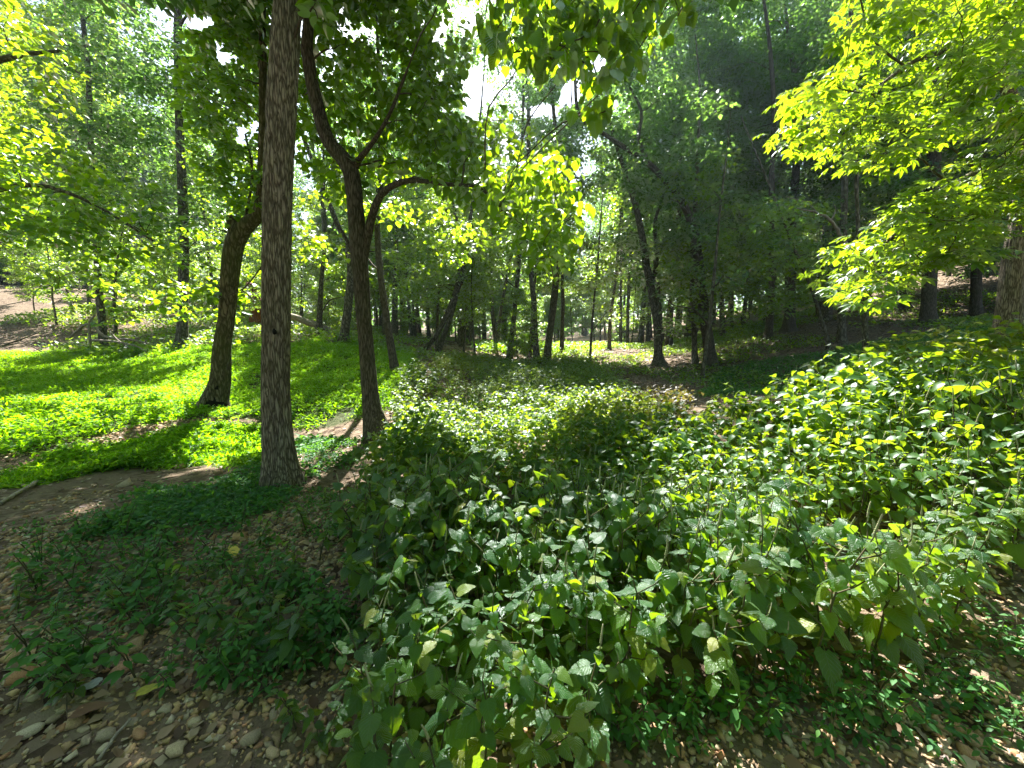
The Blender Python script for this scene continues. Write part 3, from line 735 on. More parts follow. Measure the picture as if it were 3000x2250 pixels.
rg = lambda s: np.random.default_rng(s)
M['redbud_1'] = leafmat('heart_leaf', [(0, (.02, .06, .02)), (.6, (.035, .095, .02)), (1, (.09, .13, .02))], (.44, .66, .012), .58, .45, .4, vein=True, use_obj=True)
M['hickory_1'] = leafmat('hickory_leaf_single', [(0, (.025, .08, .015)), (.6, (.05, .13, .015)), (1, (.12, .17, .02))], (.44, .64, .012), .58, .45, .4, use_obj=True)
def smooth_heart(sd):
    v, f4, f3, u = tpl_serr(8, 3, .5, .25, .12, sd)
    return mk('leaf', (v, f4, f3, u, np.zeros(len(v))), M['redbud_1'], True)
HM = [smooth_heart(s_) for s_ in (31, 32, 33)]
fv = FAN; FM = [mk('leaf', (fv[0], fv[1], fv[2], fv[3], np.zeros(len(fv[0]))), M['hickory_1'], True)]
# second tree: dense heart-leaved crown
Pa = [(640, -60), (1090, -60), (1110, 90), (1010, 110), (975, 200), (1040, 250), (1130, 250), (1200, 330), (1235, 430), (1230, 520), (1180, 545), (1090, 470), (1000, 400), (900, 385), (850, 395), (800, 350), (790, 430), (700, 420), (640, 300)]
add('second', region(Pa, 6.35, 9.2, 400, rg(11), .3), 17, .30, .125, HEART, 'redbud', 12, sub_lit=True, droop=(.55, .35), branch=.5)
add('second', region([(1000, 390), (1200, 330), (1240, 430), (1235, 560), (1200, 620), (1120, 520), (1060, 470)], 4.4, 6.4, 80, rg(13)), 9, .34, .12, HEART, 'redbud', 14, sub_lit=False, droop=(.6, .35), branch=.6)
Pb = [(1080, -80), (1440, -80), (1410, 60), (1380, 110), (1330, 170), (1318, 240), (1290, 262), (1250, 190), (1180, 130), (1090, 110), (1040, 60)]
add('second', region(Pb, 3.0, 4.2, 85, rg(15)), 12, .2, .105, HEART, 'redbud', 16, sub_lit=True, single=(HM, 260), droop=(.95, .35), branch=.5)
add('second', region([(1280, 210), (1330, 210), (1320, 262), (1290, 262)], 3.3, 3.5, 5, rg(17)), 3, .05, .11, HEART, 'redbud', 18, sub_lit=False, single=(HM, 15), droop=(1.1, .2), branch=1)
add('second', region([(1440, -60), (1500, -60), (1500, 50), (1470, 60)], 3.2, 3.6, 6, rg(19)), 6, .1, .11, HEART, 'redbud', 20, sub_lit=False, single=(HM, 25), droop=(1.0, .3), branch=1)
add('main', region([(640, -40), (700, -40), (690, 60), (655, 70)], 4.0, 4.4, 8, rg(21)), 5, .12, .12, HEART, 'redbud', 22, sub_lit=False, branch=.6)
add('second', region([(860, 200), (960, 130), (975, 245), (1100, 255), (1190, 330), (1180, 470), (1060, 440), (900, 385)], 5.4, 7.4, 110, rg(113)), 12, .3, .12, HEART, 'redbud', 114, sub_lit=True, droop=(.6, .35), branch=.5)
add('second', region([(900, -60), (1110, -60), (1090, 110), (1000, 90), (940, 20)], 5.0, 7.0, 60, rg(115)), 12, .3, .12, HEART, 'redbud', 116, sub_lit=True, droop=(.6, .35), branch=.5)
add('second', region([(1180, -60), (1400, -60), (1380, 80), (1330, 160), (1250, 150)], 3.4, 4.6, 40, rg(117)), 9, .2, .105, HEART, 'redbud', 118, sub_lit=True, droop=(.9, .35), branch=.5)
# mid-depth brighter foliage under its arch
add('c8', region([(640, 420), (780, 420), (1000, 420), (1090, 520), (1000, 560), (830, 620), (660, 560)], 10, 14, 90, rg(23), .42), 26, .45, .14, HEART, 'under', 24, sub_lit=True)
# third tree
add('third', region([(420, -60), (585, -60), (585, 470), (520, 470), (440, 380), (400, 200)], 8, 11, 300, rg(25), .15), 22, .34, .13, HEART, 'redbud', 26, sub_lit=True, branch=.5)
add('third', region([(300, 470), (500, 470), (580, 560), (575, 720), (500, 740), (330, 720), (240, 640)], 7.6, 10.5, 55, rg(27), .45), 13, .3, .125, HEART, 'redbud', 28, sub_lit=True, branch=.8)
# leafy boughs from the left
add('left_c', region([(-200, -60), (60, -40), (140, 60), (130, 240), (60, 330), (-200, 330)], 7, 10, 120, rg(29)), 22, .36, .12, OVAL, 'hickory', 30, sub_lit=True, branch=.4)
add('left_c', region([(-200, 280), (130, 300), (330, 420), (380, 560), (280, 590), (100, 520), (-200, 560)], 6.6, 10, 190, rg(31), .25), 22, .33, .12, HEART, 'redbud', 32, sub_lit=True, branch=.4)
add('left_d', region([(110, 560), (300, 540), (420, 600), (420, 700), (330, 700), (220, 700), (120, 690)], 8.5, 12, 55, rg(33), .4), 15, .33, .13, HEART, 'under', 34, sub_lit=True, branch=.5)
# tall trees at the back left
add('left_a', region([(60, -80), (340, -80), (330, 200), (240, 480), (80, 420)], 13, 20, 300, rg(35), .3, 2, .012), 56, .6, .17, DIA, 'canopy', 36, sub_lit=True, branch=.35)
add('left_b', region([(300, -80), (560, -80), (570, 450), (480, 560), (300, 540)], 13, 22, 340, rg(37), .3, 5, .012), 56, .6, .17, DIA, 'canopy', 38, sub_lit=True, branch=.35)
add('left_b', region([(200, 260), (560, 260), (560, 600), (260, 620)], 14, 24, 150, rg(39), .4, 8), 50, .55, .17, DIA, 'under', 40, sub_lit=True, branch=.2)
# hickory sprays
Ph1 = [(1690, 215), (1790, 170), (1830, 40), (1880, -60), (2300, -60), (2300, 60), (2160, 200), (1990, 330), (1870, 350), (1750, 330), (1690, 290)]
Ph2 = [(1775, 590), (1830, 540), (1890, 480), (1990, 410), (2110, 330), (2160, 230), (2320, 160), (2320, 480), (2200, 470), (2120, 560), (2020, 560), (1940, 600), (1890, 670), (1850, 660), (1830, 615)]
add('hickory', region(Ph1, 4.4, 6.6, 235, rg(41)), 8, .28, .21, FAN, 'hickory', 42, sub_lit=False, single=(FM, 150), droop=(.30, .22), roll=.3, branch=.45, flat=.4)
add('hickory', region(Ph2, 4.2, 6.2, 230, rg(43)), 8, .26, .21, FAN, 'hickory', 44, sub_lit=False, single=(FM, 150), droop=(.30, .22), roll=.3, branch=.45, flat=.4)
# right-hand woods
def crown_region(key, poly, Y0, Y1, n, s, mat='canopy', gap=.35, leaves=60, rad_=.62, size=.18, lit=True, **kw):
    add(key, region(poly, Y0, Y1, int(n * 1.7), rg(s), gap - .1, s), leaves, rad_, size, DIA, mat, s + 1, sub_lit=lit, branch=.25, **kw)
crown_region('g2', [(1230, 60), (1420, 80), (1560, 250), (1560, 520), (1440, 520), (1330, 400), (1200, 300)], 14, 20, 120, 50, gap=.45)
crown_region('g2', [(1430, 330), (1580, 330), (1600, 560), (1560, 640), (1480, 640), (1440, 560)], 14, 18, 42, 52, 'under', gap=.5)
crown_region('g1', [(1330, 280), (1500, 280), (1500, 620), (1440, 740), (1370, 700), (1330, 500)], 16, 21, 80, 54, gap=.5)
crown_region('h1', [(1480, -60), (1760, -60), (1760, 450), (1600, 500), (1480, 400)], 18, 27, 300, 56, gap=.34)
crown_region('h2', [(1560, 120), (1850, 120), (1850, 560), (1700, 600), (1560, 560)], 18, 27, 230, 58, gap=.36)
crown_region('h4', [(1750, -60), (2000, -60), (2000, 560), (1760, 560)], 15, 22, 190, 60, gap=.3)
crown_region('h7', [(1900, -60), (2300, -60), (2300, 560), (1900, 560)], 14, 21, 260, 62, gap=.2)
crown_region('h6', [(1850, 100), (2150, 100), (2150, 600), (1850, 580)], 20, 26, 120, 64, gap=.3)
crown_region('h8', [(2050, 300), (2400, 200), (2400, 600), (2080, 600)], 17, 24, 110, 66, gap=.3)
crown_region('h3', [(1620, 440), (1800, 440), (1800, 650), (1640, 680)], 13, 17, 40, 68, 'under', .5)
crown_region('h5', [(1780, 560), (1950, 560), (1950, 680), (1850, 700)], 10.5, 13, 18, 70, 'under', .45, leaves=24, rad_=.4, size=.13)
crown_region('g3', [(1430, 560), (1580, 540), (1600, 720), (1450, 720)], 14, 17, 40, 72, 'under', .5, leaves=34, rad_=.42, size=.15)
crown_region('e1', [(1000, 240), (1150, 260), (1180, 560), (1000, 600)], 19, 26, 90, 74, 'under', .47)
crown_region('e3', [(1120, 120), (1260, 120), (1280, 560), (1130, 600)], 18, 25, 100, 76, 'canopy', .5)
crown_region('e4', [(1150, 300), (1320, 300), (1320, 640), (1160, 640)], 19, 26, 80, 78, 'under', .5)
crown_region('e1', [(900, -40), (1150, -40), (1180, 260), (960, 300)], 24, 34, 90, 174, 'canopy', .38, size=.22, rad_=.8, lit=False)
crown_region('e3', [(1120, 20), (1340, -20), (1400, 240), (1150, 320)], 22, 32, 100, 176, 'canopy', .38, size=.22, rad_=.8, lit=False)
crown_region('g1', [(1380, -60), (1560, -60), (1600, 300), (1400, 320)], 18, 26, 130, 178, 'canopy', .38)
crown_region('h2', [(1580, -60), (1900, -60), (1900, 200), (1600, 260)], 22, 30, 150, 180, 'canopy', .3, size=.22, rad_=.8, lit=False)
crown_region('left_a', [(-60, -60), (240, -60), (240, 260), (-60, 300)], 16, 24, 110, 182, 'under', .4)
crown_region('e6', [(1225, 500), (1350, 500), (1360, 700), (1215, 700)], 17.5, 21, 45, 80, 'under', .45, leaves=34, rad_=.48, size=.15)
crown_region('f1', [(1280, 420), (1420, 420), (1420, 700), (1290, 700)], 23, 28, 70, 82, 'under', .45)
crown_region('c9', [(850, 380), (1060, 380), (1060, 640), (880, 660)], 17, 23, 90, 84, 'under', .45)
crown_region('c6', [(630, 430), (780, 430), (790, 660), (630, 660)], 16, 20, 55, 86, 'under', .45, leaves=36, rad_=.48, size=.16)
crown_region('c7', [(690, 420), (860, 420), (900, 700), (700, 640)], 15, 20, 50, 88, 'under', .5, leaves=36, rad_=.48, size=.16)
for kk, s in (('d1', 90), ('d2', 92), ('d3', 94), ('d4', 96), ('e2', 98), ('e5', 100), ('f2', 102), ('f3', 104), ('c9b', 106), ('g4', 108)):
    t = TREES[kk]; top = t['P'][-1]; rng = rg(s)
    zc = t['base'][2] + (top[2] - t['base'][2]) * rng.uniform(.3, 1.02, 34)
    C_ = np.stack([top[0] + rng.normal(0, 1.3, 34), top[1] + rng.normal(0, 1.3, 34), zc], -1)
    add(kk, C_, 30, .5, .16, DIA, 'under' if s % 4 else 'canopy', s + 1, sub_lit=False, branch=.4)

# high canopy over the scene (above the frame): closes the roof where the photo is in shade, leaves gaps where it is sunlit
rng = rg(200)
N0 = 40000
cx = rng.uniform(-16, 16, N0); cyy = rng.uniform(1.5, 24, N0); ch = rng.uniform(6.0, 17, N0)
Cn = np.stack([cx, cyy, ch + H(cx, cyy, False) * .5], -1)
px, py, dd = proj(Cn)
vis = (px > -60) & (px < 2270) & (py > -45) & (dd > 0)
Cn = Cn[(~vis) & (Cn[:, 2] > 6)]
Cn = Cn[~shades_lit(Cn)]
# keep just what shades the ground the camera sees
q = Cn - SDIR * ((Cn[:, 2] - .4) / SDIR[2])[:, None]
m = (q[:, 1] > -2) & (q[:, 1] < 16) & (np.abs(q[:, 0]) < 4 + q[:, 1] * 1.2)
Cn = Cn[m]
tall = ['main', 'second', 'third', 'left_a', 'left_b', 'hickory', 'left_c', 'h4', 'h7', 'g2', 'c8']
bases = np.array([TREES[k]['base'][:2] for k in tall])
own = np.argmin(((Cn[:, None, :2] - bases[None]) ** 2).sum(-1), 1)
for i, k in enumerate(tall):
    Ck = Cn[own == i][:450]
    if len(Ck):
        t = TREES[k]; r2 = rg(300 + i)
        a, loc = leafcloud(Ck, 36, .6, .2, DIA, r2, keep=lambda L_: ~shades_lit(L_))
        t['foliage'].append(('canopy', a))
        t['tubes'] += grow(t['P'][::3], t['r'][::3], Ck[r2.random(len(Ck)) < .3], r2)
print('canopy clumps', len(Cn))
for key, t in TREES.items():
    b = t['base']
    bym = {}
    for mt, a in t['foliage']: bym.setdefault(mt, []).append(a)
    for mt, lst in bym.items():
        v, f4, f3, u, tt = merge(lst)
        o = link('crown', mesh('crown', v - b, f4, f3, M[mt], tt, u), t['root'], kind='stuff')
    if t['tubes']:
        v, f = tubes_join(t['tubes'])
        link('branches', mesh('branches', v - b, f, None, M['twig'], smooth=True), t['root'], kind='stuff')
# charred hollow and knots
def blob(rx, ry, rz, seed, nu=10, nv=7, amp=.25):
    th = np.linspace(0, 2 * np.pi, nu, endpoint=False); ph = np.linspace(0, np.pi, nv)
    V = []
    for p in ph:
        for a in th: V.append([math.sin(p) * math.cos(a), math.sin(p) * math.sin(a), math.cos(p)])
    V = np.array(V); n = vnoise(V * 1.7 + seed * 3.1, seed) - .5
    V = V * (1 + n[:, None] * amp * 2) * np.array([rx, ry, rz])
    i = np.arange(nv - 1)[:, None] * nu; j = np.arange(nu)[None]; j2 = (j + 1) % nu
    F = np.stack([i + j, i + nu + j, i + nu + j2, i + j2], -1).reshape(-1, 4)
    return V, F
t3 = TREES['third']
me3 = [o for o in t3['root'].children if o.name.startswith('trunk')][0].data
nv_ = len(me3.vertices); co = np.empty(nv_ * 3, np.float32); me3.vertices.foreach_get('co', co); co = co.reshape(-1, 3).astype(float)
nn = np.empty(nv_ * 3, np.float32); me3.vertices.foreach_get('normal', nn); nn = nn.reshape(-1, 3).astype(float)
if ((co - np.array([0, 0, 0]))[:400] * nn[:400]).sum() < 0: pass
wp = co + t3['base']; ax = np.array([np.interp(wp[:, 2], t3['P'][:40, 2], t3['P'][:40, i]) for i in range(3)]).T
outw = wp - ax; outw[:, 2] = 0; outw /= np.linalg.norm(outw, axis=1)[:, None] + 1e-9
bx, by, _d = proj(wp); front = wp[:, 1] < ax[:, 1] + .05
edge = (vnoise(wp * 14, 4) - .5) * 12
def patch(name, poly, mat):
    selv = inpoly(bx + edge, by + edge, poly) & front
    fs = [list(p.vertices) for p in me3.polygons if all(selv[v_] for v_ in p.vertices)]
    if not fs: return
    used = sorted({v_ for f_ in fs for v_ in f_}); mp_ = {v_: i for i, v_ in enumerate(used)}
    link(name, mesh(name, (co + outw * .005)[used], np.array([[mp_[v_] for v_ in f_] for f_ in fs]), None, mat, smooth=True), t3['root'])
patch('hollow', [(436, 912), (430, 885), (446, 868), (462, 852), (472, 866), (492, 872), (500, 882), (484, 890), (462, 892), (448, 914)], M['char'])
patch('knot_hole', [(464, 845), (464, 828), (474, 828), (474, 845)], M['char'])
p = at(593, 717, 4.25 - .148); v, f = blob(.022, .02, .034, 3, 10, 7)
link('knot_hole', mesh('knot_hole', v + p - TREES['main']['base'], f, None, M['char'], smooth=True), TREES['main']['root'])

# ---------------------------------------------------------------- woods beyond: copies of a few grown trees
def wood_tree(hgt, crown_r, nclump, leaves, size, mat, seed, low=.3, name='tree'):
    rng = rg(seed)
    n = 7
    P = [np.array([0, 0, -.3])]; d = np.array([rng.normal(0, .04), rng.normal(0, .04), 1.0])
    for i in range(n):
        d = d + rng.normal(0, .05, 3); d[2] = 1; P.append(P[-1] + d * (hgt + .3) / n)
    P = np.array(P); r0 = .018 * hgt * rng.uniform(.7, 1.1) * .62
    rr = np.linspace(r0, .015, len(P)); rr[0] *= 1.35
    Pc = catmull(P, 3); rc = np.interp(np.linspace(0, len(rr) - 1, len(Pc)), np.arange(len(rr)), rr)
    root = bpy.data.objects.new(name, None)
    tv, tf = tube(Pc, rc, 8)
    z = rng.uniform(low, 1.0, nclump); ang = rng.uniform(0, 6.28, nclump); rad_ = crown_r * np.sqrt(rng.random(nclump)) * np.sin(np.pi * np.clip((z - low) / (1 - low) * .8 + .17, 0, 1)) ** .7
    ctr = np.stack([np.interp(z * hgt, Pc[:, 2], Pc[:, 0]) + rad_ * np.cos(ang), np.interp(z * hgt, Pc[:, 2], Pc[:, 1]) + rad_ * np.sin(ang), z * hgt], -1)
    a, _ = leafcloud(ctr, leaves, crown_r * .22, size, DIA, rng)
    tb = grow(Pc[3:], rc[3:], ctr[rng.random(nclump) < .5], rng, rmin=.012)
    bv, bf = tubes_join(tb)
    return [('trunk', mesh('trunk', tv, tf, None, B['smooth'], smooth=True)), ('branches', mesh('branches', bv, bf, None, M['twig'], smooth=True)), ('crown', mk('crown', a, M[mat]))]
protos_tall = [wood_tree(h_, cr, 170, 60, .26, mt, 400 + i, lo) for i, (h_, cr, mt, lo) in enumerate([(19, 3.6, 'canopy', .38), (24, 4.2, 'canopy', .42), (17, 3.4, 'under', .34), (21, 3.9, 'canopy', .36), (13, 2.8, 'under', .28)])]
protos_sap = [wood_tree(h_, cr, 80, 34, .16, 'under', 420 + i, lo) for i, (h_, cr, lo) in enumerate([(4.5, 1.3, .18), (6.0, 1.5, .25), (3.4, 1.2, .1), (7.5, 1.8, .3)])]
def place(proto, x, y, s, rz, label, group, name='tree', cat='tree'):
    z = float(H(np.array([x]), np.array([y]))[0])
    r = bpy.data.objects.new(name, None); COL.objects.link(r)
    r.location = (x, y, z); r.rotation_euler = (0, 0, rz); r.scale = (s, s, s * random.uniform(.9, 1.1))
    r['label'] = label; r['category'] = cat; r['group'] = group
    for nm, me in proto:
        o_ = link(nm, me, r)
        if nm != 'trunk': o_['kind'] = 'stuff'
rng = rg(77)
taken = [tuple(t['base'][:2]) for t in TREES.values()]
cnt = 0; tries = 0
while cnt < 290 and tries < 6000:
    tries += 1
    y = 21 + 66 * rng.random() ** .8; x = rng.uniform(-1.5, 1.55) * y
    pxx = 1106 + CF * x / y
    if 1235 < pxx < 1345 and y < 44: continue              # the bright clearing
    if 560 < pxx < 900 and y < 24: continue
    if y > 26 and fbm2(np.array([x]), np.array([y]), .07, 99, 2)[0] > .50: continue      # natural gaps where sun reaches the understory
    if min((x - a) ** 2 + (y - b) ** 2 for a, b in taken) < 6.5 + y * .05: continue
    taken.append((x, y)); cnt += 1
    side = 'hillside at the left of the valley' if x < -.45 * y else ('litter slope at the right of the valley' if x > .5 * y else 'flat valley floor past the clustered trunks')
    tall_ok = not (950 < pxx < 1120 and y < 40)
    if (1180 < pxx < 1330 and y < 55) or not tall_ok: pr = protos_tall[4]; s_ = rng.uniform(.6, .9)
    else: pr = protos_tall[rng.integers(5)]; s_ = rng.uniform(.8, 1.15)
    if y > 45: s_ *= 1.15
    if y < 38:
        for _k in range(5):
            zz_ = np.linspace(.35, 1.0, 5) * 17 * s_; g_ = float(H(np.array([x]), np.array([y]), False)[0])
            Q_ = np.stack([np.full(5, x), np.full(5, y), g_ + zz_], -1)
            if shades_lit(Q_).sum() <= 1: break
            s_ *= .86
    place(pr, x, y, s_, rng.uniform(0, 6.28), 'one of the many forest trees on the ' + side, 'forest trees on the ' + side)
cnt = 0
while cnt < 85 and tries < 16000:
    tries += 1
    y = 17 + 30 * rng.random(); x = rng.uniform(-1.35, 1.2) * y
    pxx = 1106 + CF * x / y
    if 1225 < pxx < 1355 and y < 34: continue
    if x > 4 and y < 24: continue
    if x > .45 * y and rng.random() < .6: continue
    if min((x - a) ** 2 + (y - b) ** 2 for a, b in taken) < 3: continue
    taken.append((x, y)); cnt += 1
    side = 'left hillside' if x < -.45 * y else ('right slope' if x > .5 * y else 'valley floor')
    place(protos_sap[rng.integers(4)], x, y, rng.uniform(.6, 1.1), rng.uniform(0, 6.28), 'yellow green understory sapling among the trunks of the ' + side, 'understory saplings on the ' + side, 'sapling', 'sapling')
# unseen wood behind and beside the viewpoint, added to cut the sky fill
rng = rg(88)
n = 42000
ang = rng.uniform(0, 2 * np.pi, n); r_ = rng.uniform(7, 30, n)
x = r_ * np.cos(ang); y = r_ * np.sin(ang) - 2; z = 3 + (15 * rng.random(n))
m = (y < 3) & ((y < -4) | (z > 7) | (np.abs(x) > 10)) & (fbm2(x, y, .3, 66, 2) > .34)
loc = np.stack([x, y, z], -1)[m]
px, py, dd = proj(loc); k = (dd > 0) & (px > -250) & (px < 2460) & (py > -300)
loc = loc[~k]; loc = loc[~shades_lit(loc)]; n = len(loc)
a = scatter(DIA, loc, rots(rng.uniform(0, 6.28, n), rng.normal(.3, .4, n), rng.normal(0, .4, n)), rng.uniform(.5, .9, n), rng.random(n))
link('unseen_foliage', mk('unseen_foliage', a, M['canopy']), kind='stuff', label='unseen leafy canopy of the same wood, added to block sky light')
# far wood that reads as one mass
rng = rg(90)
n = 52000
ang = rng.uniform(-1.25, 1.25, n); r_ = rng.uniform(86, 125, n)
x = r_ * np.sin(ang); y = r_ * np.cos(ang)
topv = 10 + 9 * fbm2(x, y, .05, 60, 2) + 5 * np.abs(ang)
z = H(x, y, False) + topv * rng.random(n) ** .8
loc = np.stack([x, y, z], -1)
a = scatter(DIA, loc, rots(rng.uniform(0, 6.28, n), rng.normal(.5, .6, n), rng.normal(0, .6, n)), rng.uniform(.7, 1.4, n), np.clip(fbm2(x, y, .1, 61, 2) * .7 + rng.random(n) * .3, 0, 1))
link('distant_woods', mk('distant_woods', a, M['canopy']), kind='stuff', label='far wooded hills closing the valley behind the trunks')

# ---------------------------------------------------------------- ground cover
def rnd_poly(poly, n, rng):
    xs = [p[0] for p in poly]; ys = [p[1] for p in poly]; o = np.zeros((0, 2))
    while len(o) < n:
        q = np.stack([rng.uniform(min(xs), max(xs), n * 2), rng.uniform(min(ys), max(ys), n * 2)], -1)
        o = np.vstack([o, q[inpoly(q[:, 0], q[:, 1], poly)]])
    return o[:n]
def tufts(q, per, hgt, size, tpl, rng, spread=.06, tintf=None):
    """low leafy tufts: leaves at varied height round a stem"""
    n = len(q); Q = np.repeat(q, per, 0); N_ = len(Q)
    hh = np.repeat(hgt if np.ndim(hgt) else np.full(n, hgt), per)
    off = rng.normal(0, spread, (N_, 2)); x = Q[:, 0] + off[:, 0]; y = Q[:, 1] + off[:, 1]
    z = H(x, y) + hh * rng.random(N_) ** .7
    t_ = np.clip((fbm2(x, y, .8, 70, 2) - .3) * 1.4 * .6 + rng.random(N_) * .4, 0, 1)
    return scatter(tpl, np.stack([x, y, z], -1), rots(rng.uniform(0, 6.28, N_), rng.normal(.1, .55, N_), rng.normal(0, .45, N_)), size * rng.uniform(.5, 1.4, N_), t_)
rng = rg(500)
lawn = rnd_poly(LAWN, 17000, rng)
lawn = lawn[~inpoly(lawn[:, 0], lawn[:, 1], CHAN)]
bank = rnd_poly(BANK, 3600, rng)
bank = bank[~inpoly(bank[:, 0], bank[:, 1], CHAN)]
LB = np.vstack([lawn, bank])
hn_ = fbm2(LB[:, 0], LB[:, 1], 1.6, 71, 3); hg = .03 + .42 * np.clip(hn_ - .25, 0, 1) ** 1.3; bare = fbm2(LB[:, 0], LB[:, 1], 1.1, 72, 3) < .33; LB = LB[~bare]; hg = hg[~bare]
a = tufts(LB, 16, hg, .088, NARROW, rng, .10)
link('grass', mk('grass', a, M['grass']), kind='stuff', label='bright green stiltgrass lawn covering the ground on the left')
# low green weeds round the near trunk and on the right slope
W1 = Gp([(120, 1200), (330, 1060), (560, 1010), (700, 1080), (700, 1200), (560, 1180), (430, 1140), (250, 1160)])
W2 = Gp([(1550, 800), (1760, 770), (1900, 740), (2212, 700), (2212, 790), (2100, 800), (1900, 830), (1700, 850), (1500, 860)])
W3 = Gp([(640, 950), (780, 960), (760, 1060), (660, 1040)])
W6 = Gp([(40, 1140), (560, 1060), (760, 1060), (800, 1400), (560, 1500), (250, 1480), (60, 1330)])
W7 = Gp([(1250, 1640), (1450, 1520), (1750, 1460), (2212, 1250), (2212, 1650)])
q = np.vstack([rnd_poly(W1, 1100, rng), rnd_poly(W2, 2600, rng), rnd_poly(W3, 350, rng)]); q = q[(fbm2(q[:, 0], q[:, 1], 1.6, 76, 2) > .5) | (q[:, 1] > 6)]
qn = np.vstack([rnd_poly(W6, 750, rng), rnd_poly(W7, 130, rng)]); qn = qn[fbm2(qn[:, 0], qn[:, 1], 2.2, 77, 2) > .45]
n1_ = q[:, 1] > 6
a = merge([tufts(q[n1_], 9, .12, .075, DIA, rng, .08), tufts(q[~n1_], 9, .10, .05, LANCE, rng, .07), tufts(qn, 8, .07, .034, LANCE, rng, .05)])
link('ground_cover', mk('ground_cover', a, M['weed']), kind='stuff', label='low dark green weeds carpeting shaded soil')
W4 = Gp([(880, 780), (1300, 760), (1500, 800), (1560, 840), (1480, 950), (1300, 930), (900, 850)])
W5 = Gp([(1180, 752), (1420, 752), (1430, 742), (1180, 742)])
q = rnd_poly([(-2, 22), (1, 22), (6, 25), (10, 60), (-4, 60), (-3, 30)], 3500, rng)
a = tufts(q, 10, .25, .2, DIA, rng, .2)
link('undergrowth', mk('undergrowth', a, M['grass']), kind='stuff', label='sunlit green undergrowth in the far clearing')
q = np.stack([rng.uniform(-26, 24, 9000), rng.uniform(14, 44, 9000)], -1)
m = (fbm2(q[:, 0], q[:, 1], .25, 73, 2) > .42) & ~((q[:, 0] > 4) & (q[:, 1] < 26))
q2 = np.stack([rng.uniform(1, 24, 5500), rng.uniform(11, 34, 5500)], -1); q2 = q2[(fbm2(q2[:, 0], q2[:, 1], .3, 74, 2) > .45)]
a = merge([tufts(q[m], 14, .4, .14, DIA, rng, .3), tufts(q2, 12, .18, .11, DIA, rng, .25)])
link('forest_undergrowth', mk('forest_undergrowth', a, M['under']), kind='stuff', label='loose green undergrowth between the trunks further back')

# ---------------------------------------------------------------- leaf litter and gravel
rng = rg(520)
n = 46000
x = rng.uniform(-26, 30, n); y = rng.uniform(.4, 34, n) ; m = np.abs(x) < y * 1.5 + 2; x, y = x[m], y[m]
m = ~(inpoly(x, y, LAWN) & ~inpoly(x, y, CHAN)) | (rng.random(len(x)) < .05); x, y = x[m], y[m]
loc = np.stack([x, y, H(x, y) + .012], -1); n = len(x)
sz = np.clip(.05 + .0025 * y, 0, .14) * rng.uniform(.6, 1.4, n)
a = scatter(DIA, loc, rots(rng.uniform(0, 6.28, n), rng.normal(0, .25, n), rng.normal(0, .35, n)), sz, rng.random(n))
link('leaf_litter', mk('leaf_litter', a, M['litter']), kind='stuff', label='dry brown fallen leaves scattered over the forest floor')
def rock_tpl(seed, nu=6, nv=4):
    v, f = blob(.5, .38, .24, seed, nu, nv, .5)
    return v, f, None, np.zeros((len(v), 2))
def chip(seed):
    r_ = rg(seed); v = np.array([[a, b_, c_] for a in (-1, 1) for b_ in (-1, 1) for c_ in (-1, 1)]) * np.array([.5, .36, .2]) * .8 + r_.normal(0, .09, (8, 3))
    return v, np.array([[0, 1, 3, 2], [4, 6, 7, 5], [0, 4, 5, 1], [2, 3, 7, 6], [0, 2, 6, 4], [1, 5, 7, 3]]), None, np.zeros((8, 2))
nr_ = 1500
xn = rng.uniform(-3.2, 4.5, nr_); yn = rng.uniform(.8, 4.6, nr_)
an = scatter(OVAL, np.stack([xn, yn, H(xn, yn) + .02], -1), rots(rng.uniform(0, 6.28, nr_), rng.normal(0, .35, nr_), rng.normal(0, .5, nr_)), rng.uniform(.03, .075, nr_), rng.random(nr_) ** .8)
link('dry_leaves', mk('dry_leaves', an, M['litter']), kind='stuff', label='curled dry leaves scattered among the near gravel')
tl = []
for _ in range(260):
    xx, yy = rng.uniform(-4, 5), rng.uniform(.8, 5.5); aa = rng.uniform(0, 6.28); Lt = rng.uniform(.05, .28)
    tp = np.array([[xx + math.cos(aa) * t__ * Lt, yy + math.sin(aa) * t__ * Lt, 0] for t__ in (0, .5, 1)]); tp[1, :2] += rng.normal(0, .1 * Lt, 2)
    tp[:, 2] = H(tp[:, 0], tp[:, 1]) + .012; tl.append(tube(tp, np.array([.004, .003, .0015]) * rng.uniform(.6, 1.5), 4))
v, f = tubes_join(tl); link('twig_debris', mesh('twig_debris', v, f, None, M['twig']), kind='stuff', label='small dead twigs strewn on the soil')
rocks = [chip(s) for s in range(6)]
lst = []
n = 90000
x = rng.uniform(-5, 5.5, n); y = rng.uniform(.7, 4.2, n) ** 1.0
dens = np.clip(1.0 - .24 * y + (fbm2(x, y, 1.1, 80, 3) - .5) * 2.2, 0.05, 1)
stand_ = inpoly(x, y, [(-.4, 1.5), (1.0, 1.6), (2.2, 2.2), (4.5, 3.2), (4.5, 4.3), (-.6, 4.3)])
m = (rng.random(n) < dens) & (np.abs(x) < y * 1.45 + .6) & ~stand_; x, y = x[m], y[m]
qc = rnd_poly(CHAN, 2600, rng); x = np.concatenate([x, qc[:, 0]]); y = np.concatenate([y, qc[:, 1]])
n = len(x); sz = (.014 + .034 * rng.random(n) ** 3) * np.clip(.75 + .13 * y, 0, 1.8)
kx = rng.integers(0, 6, n)
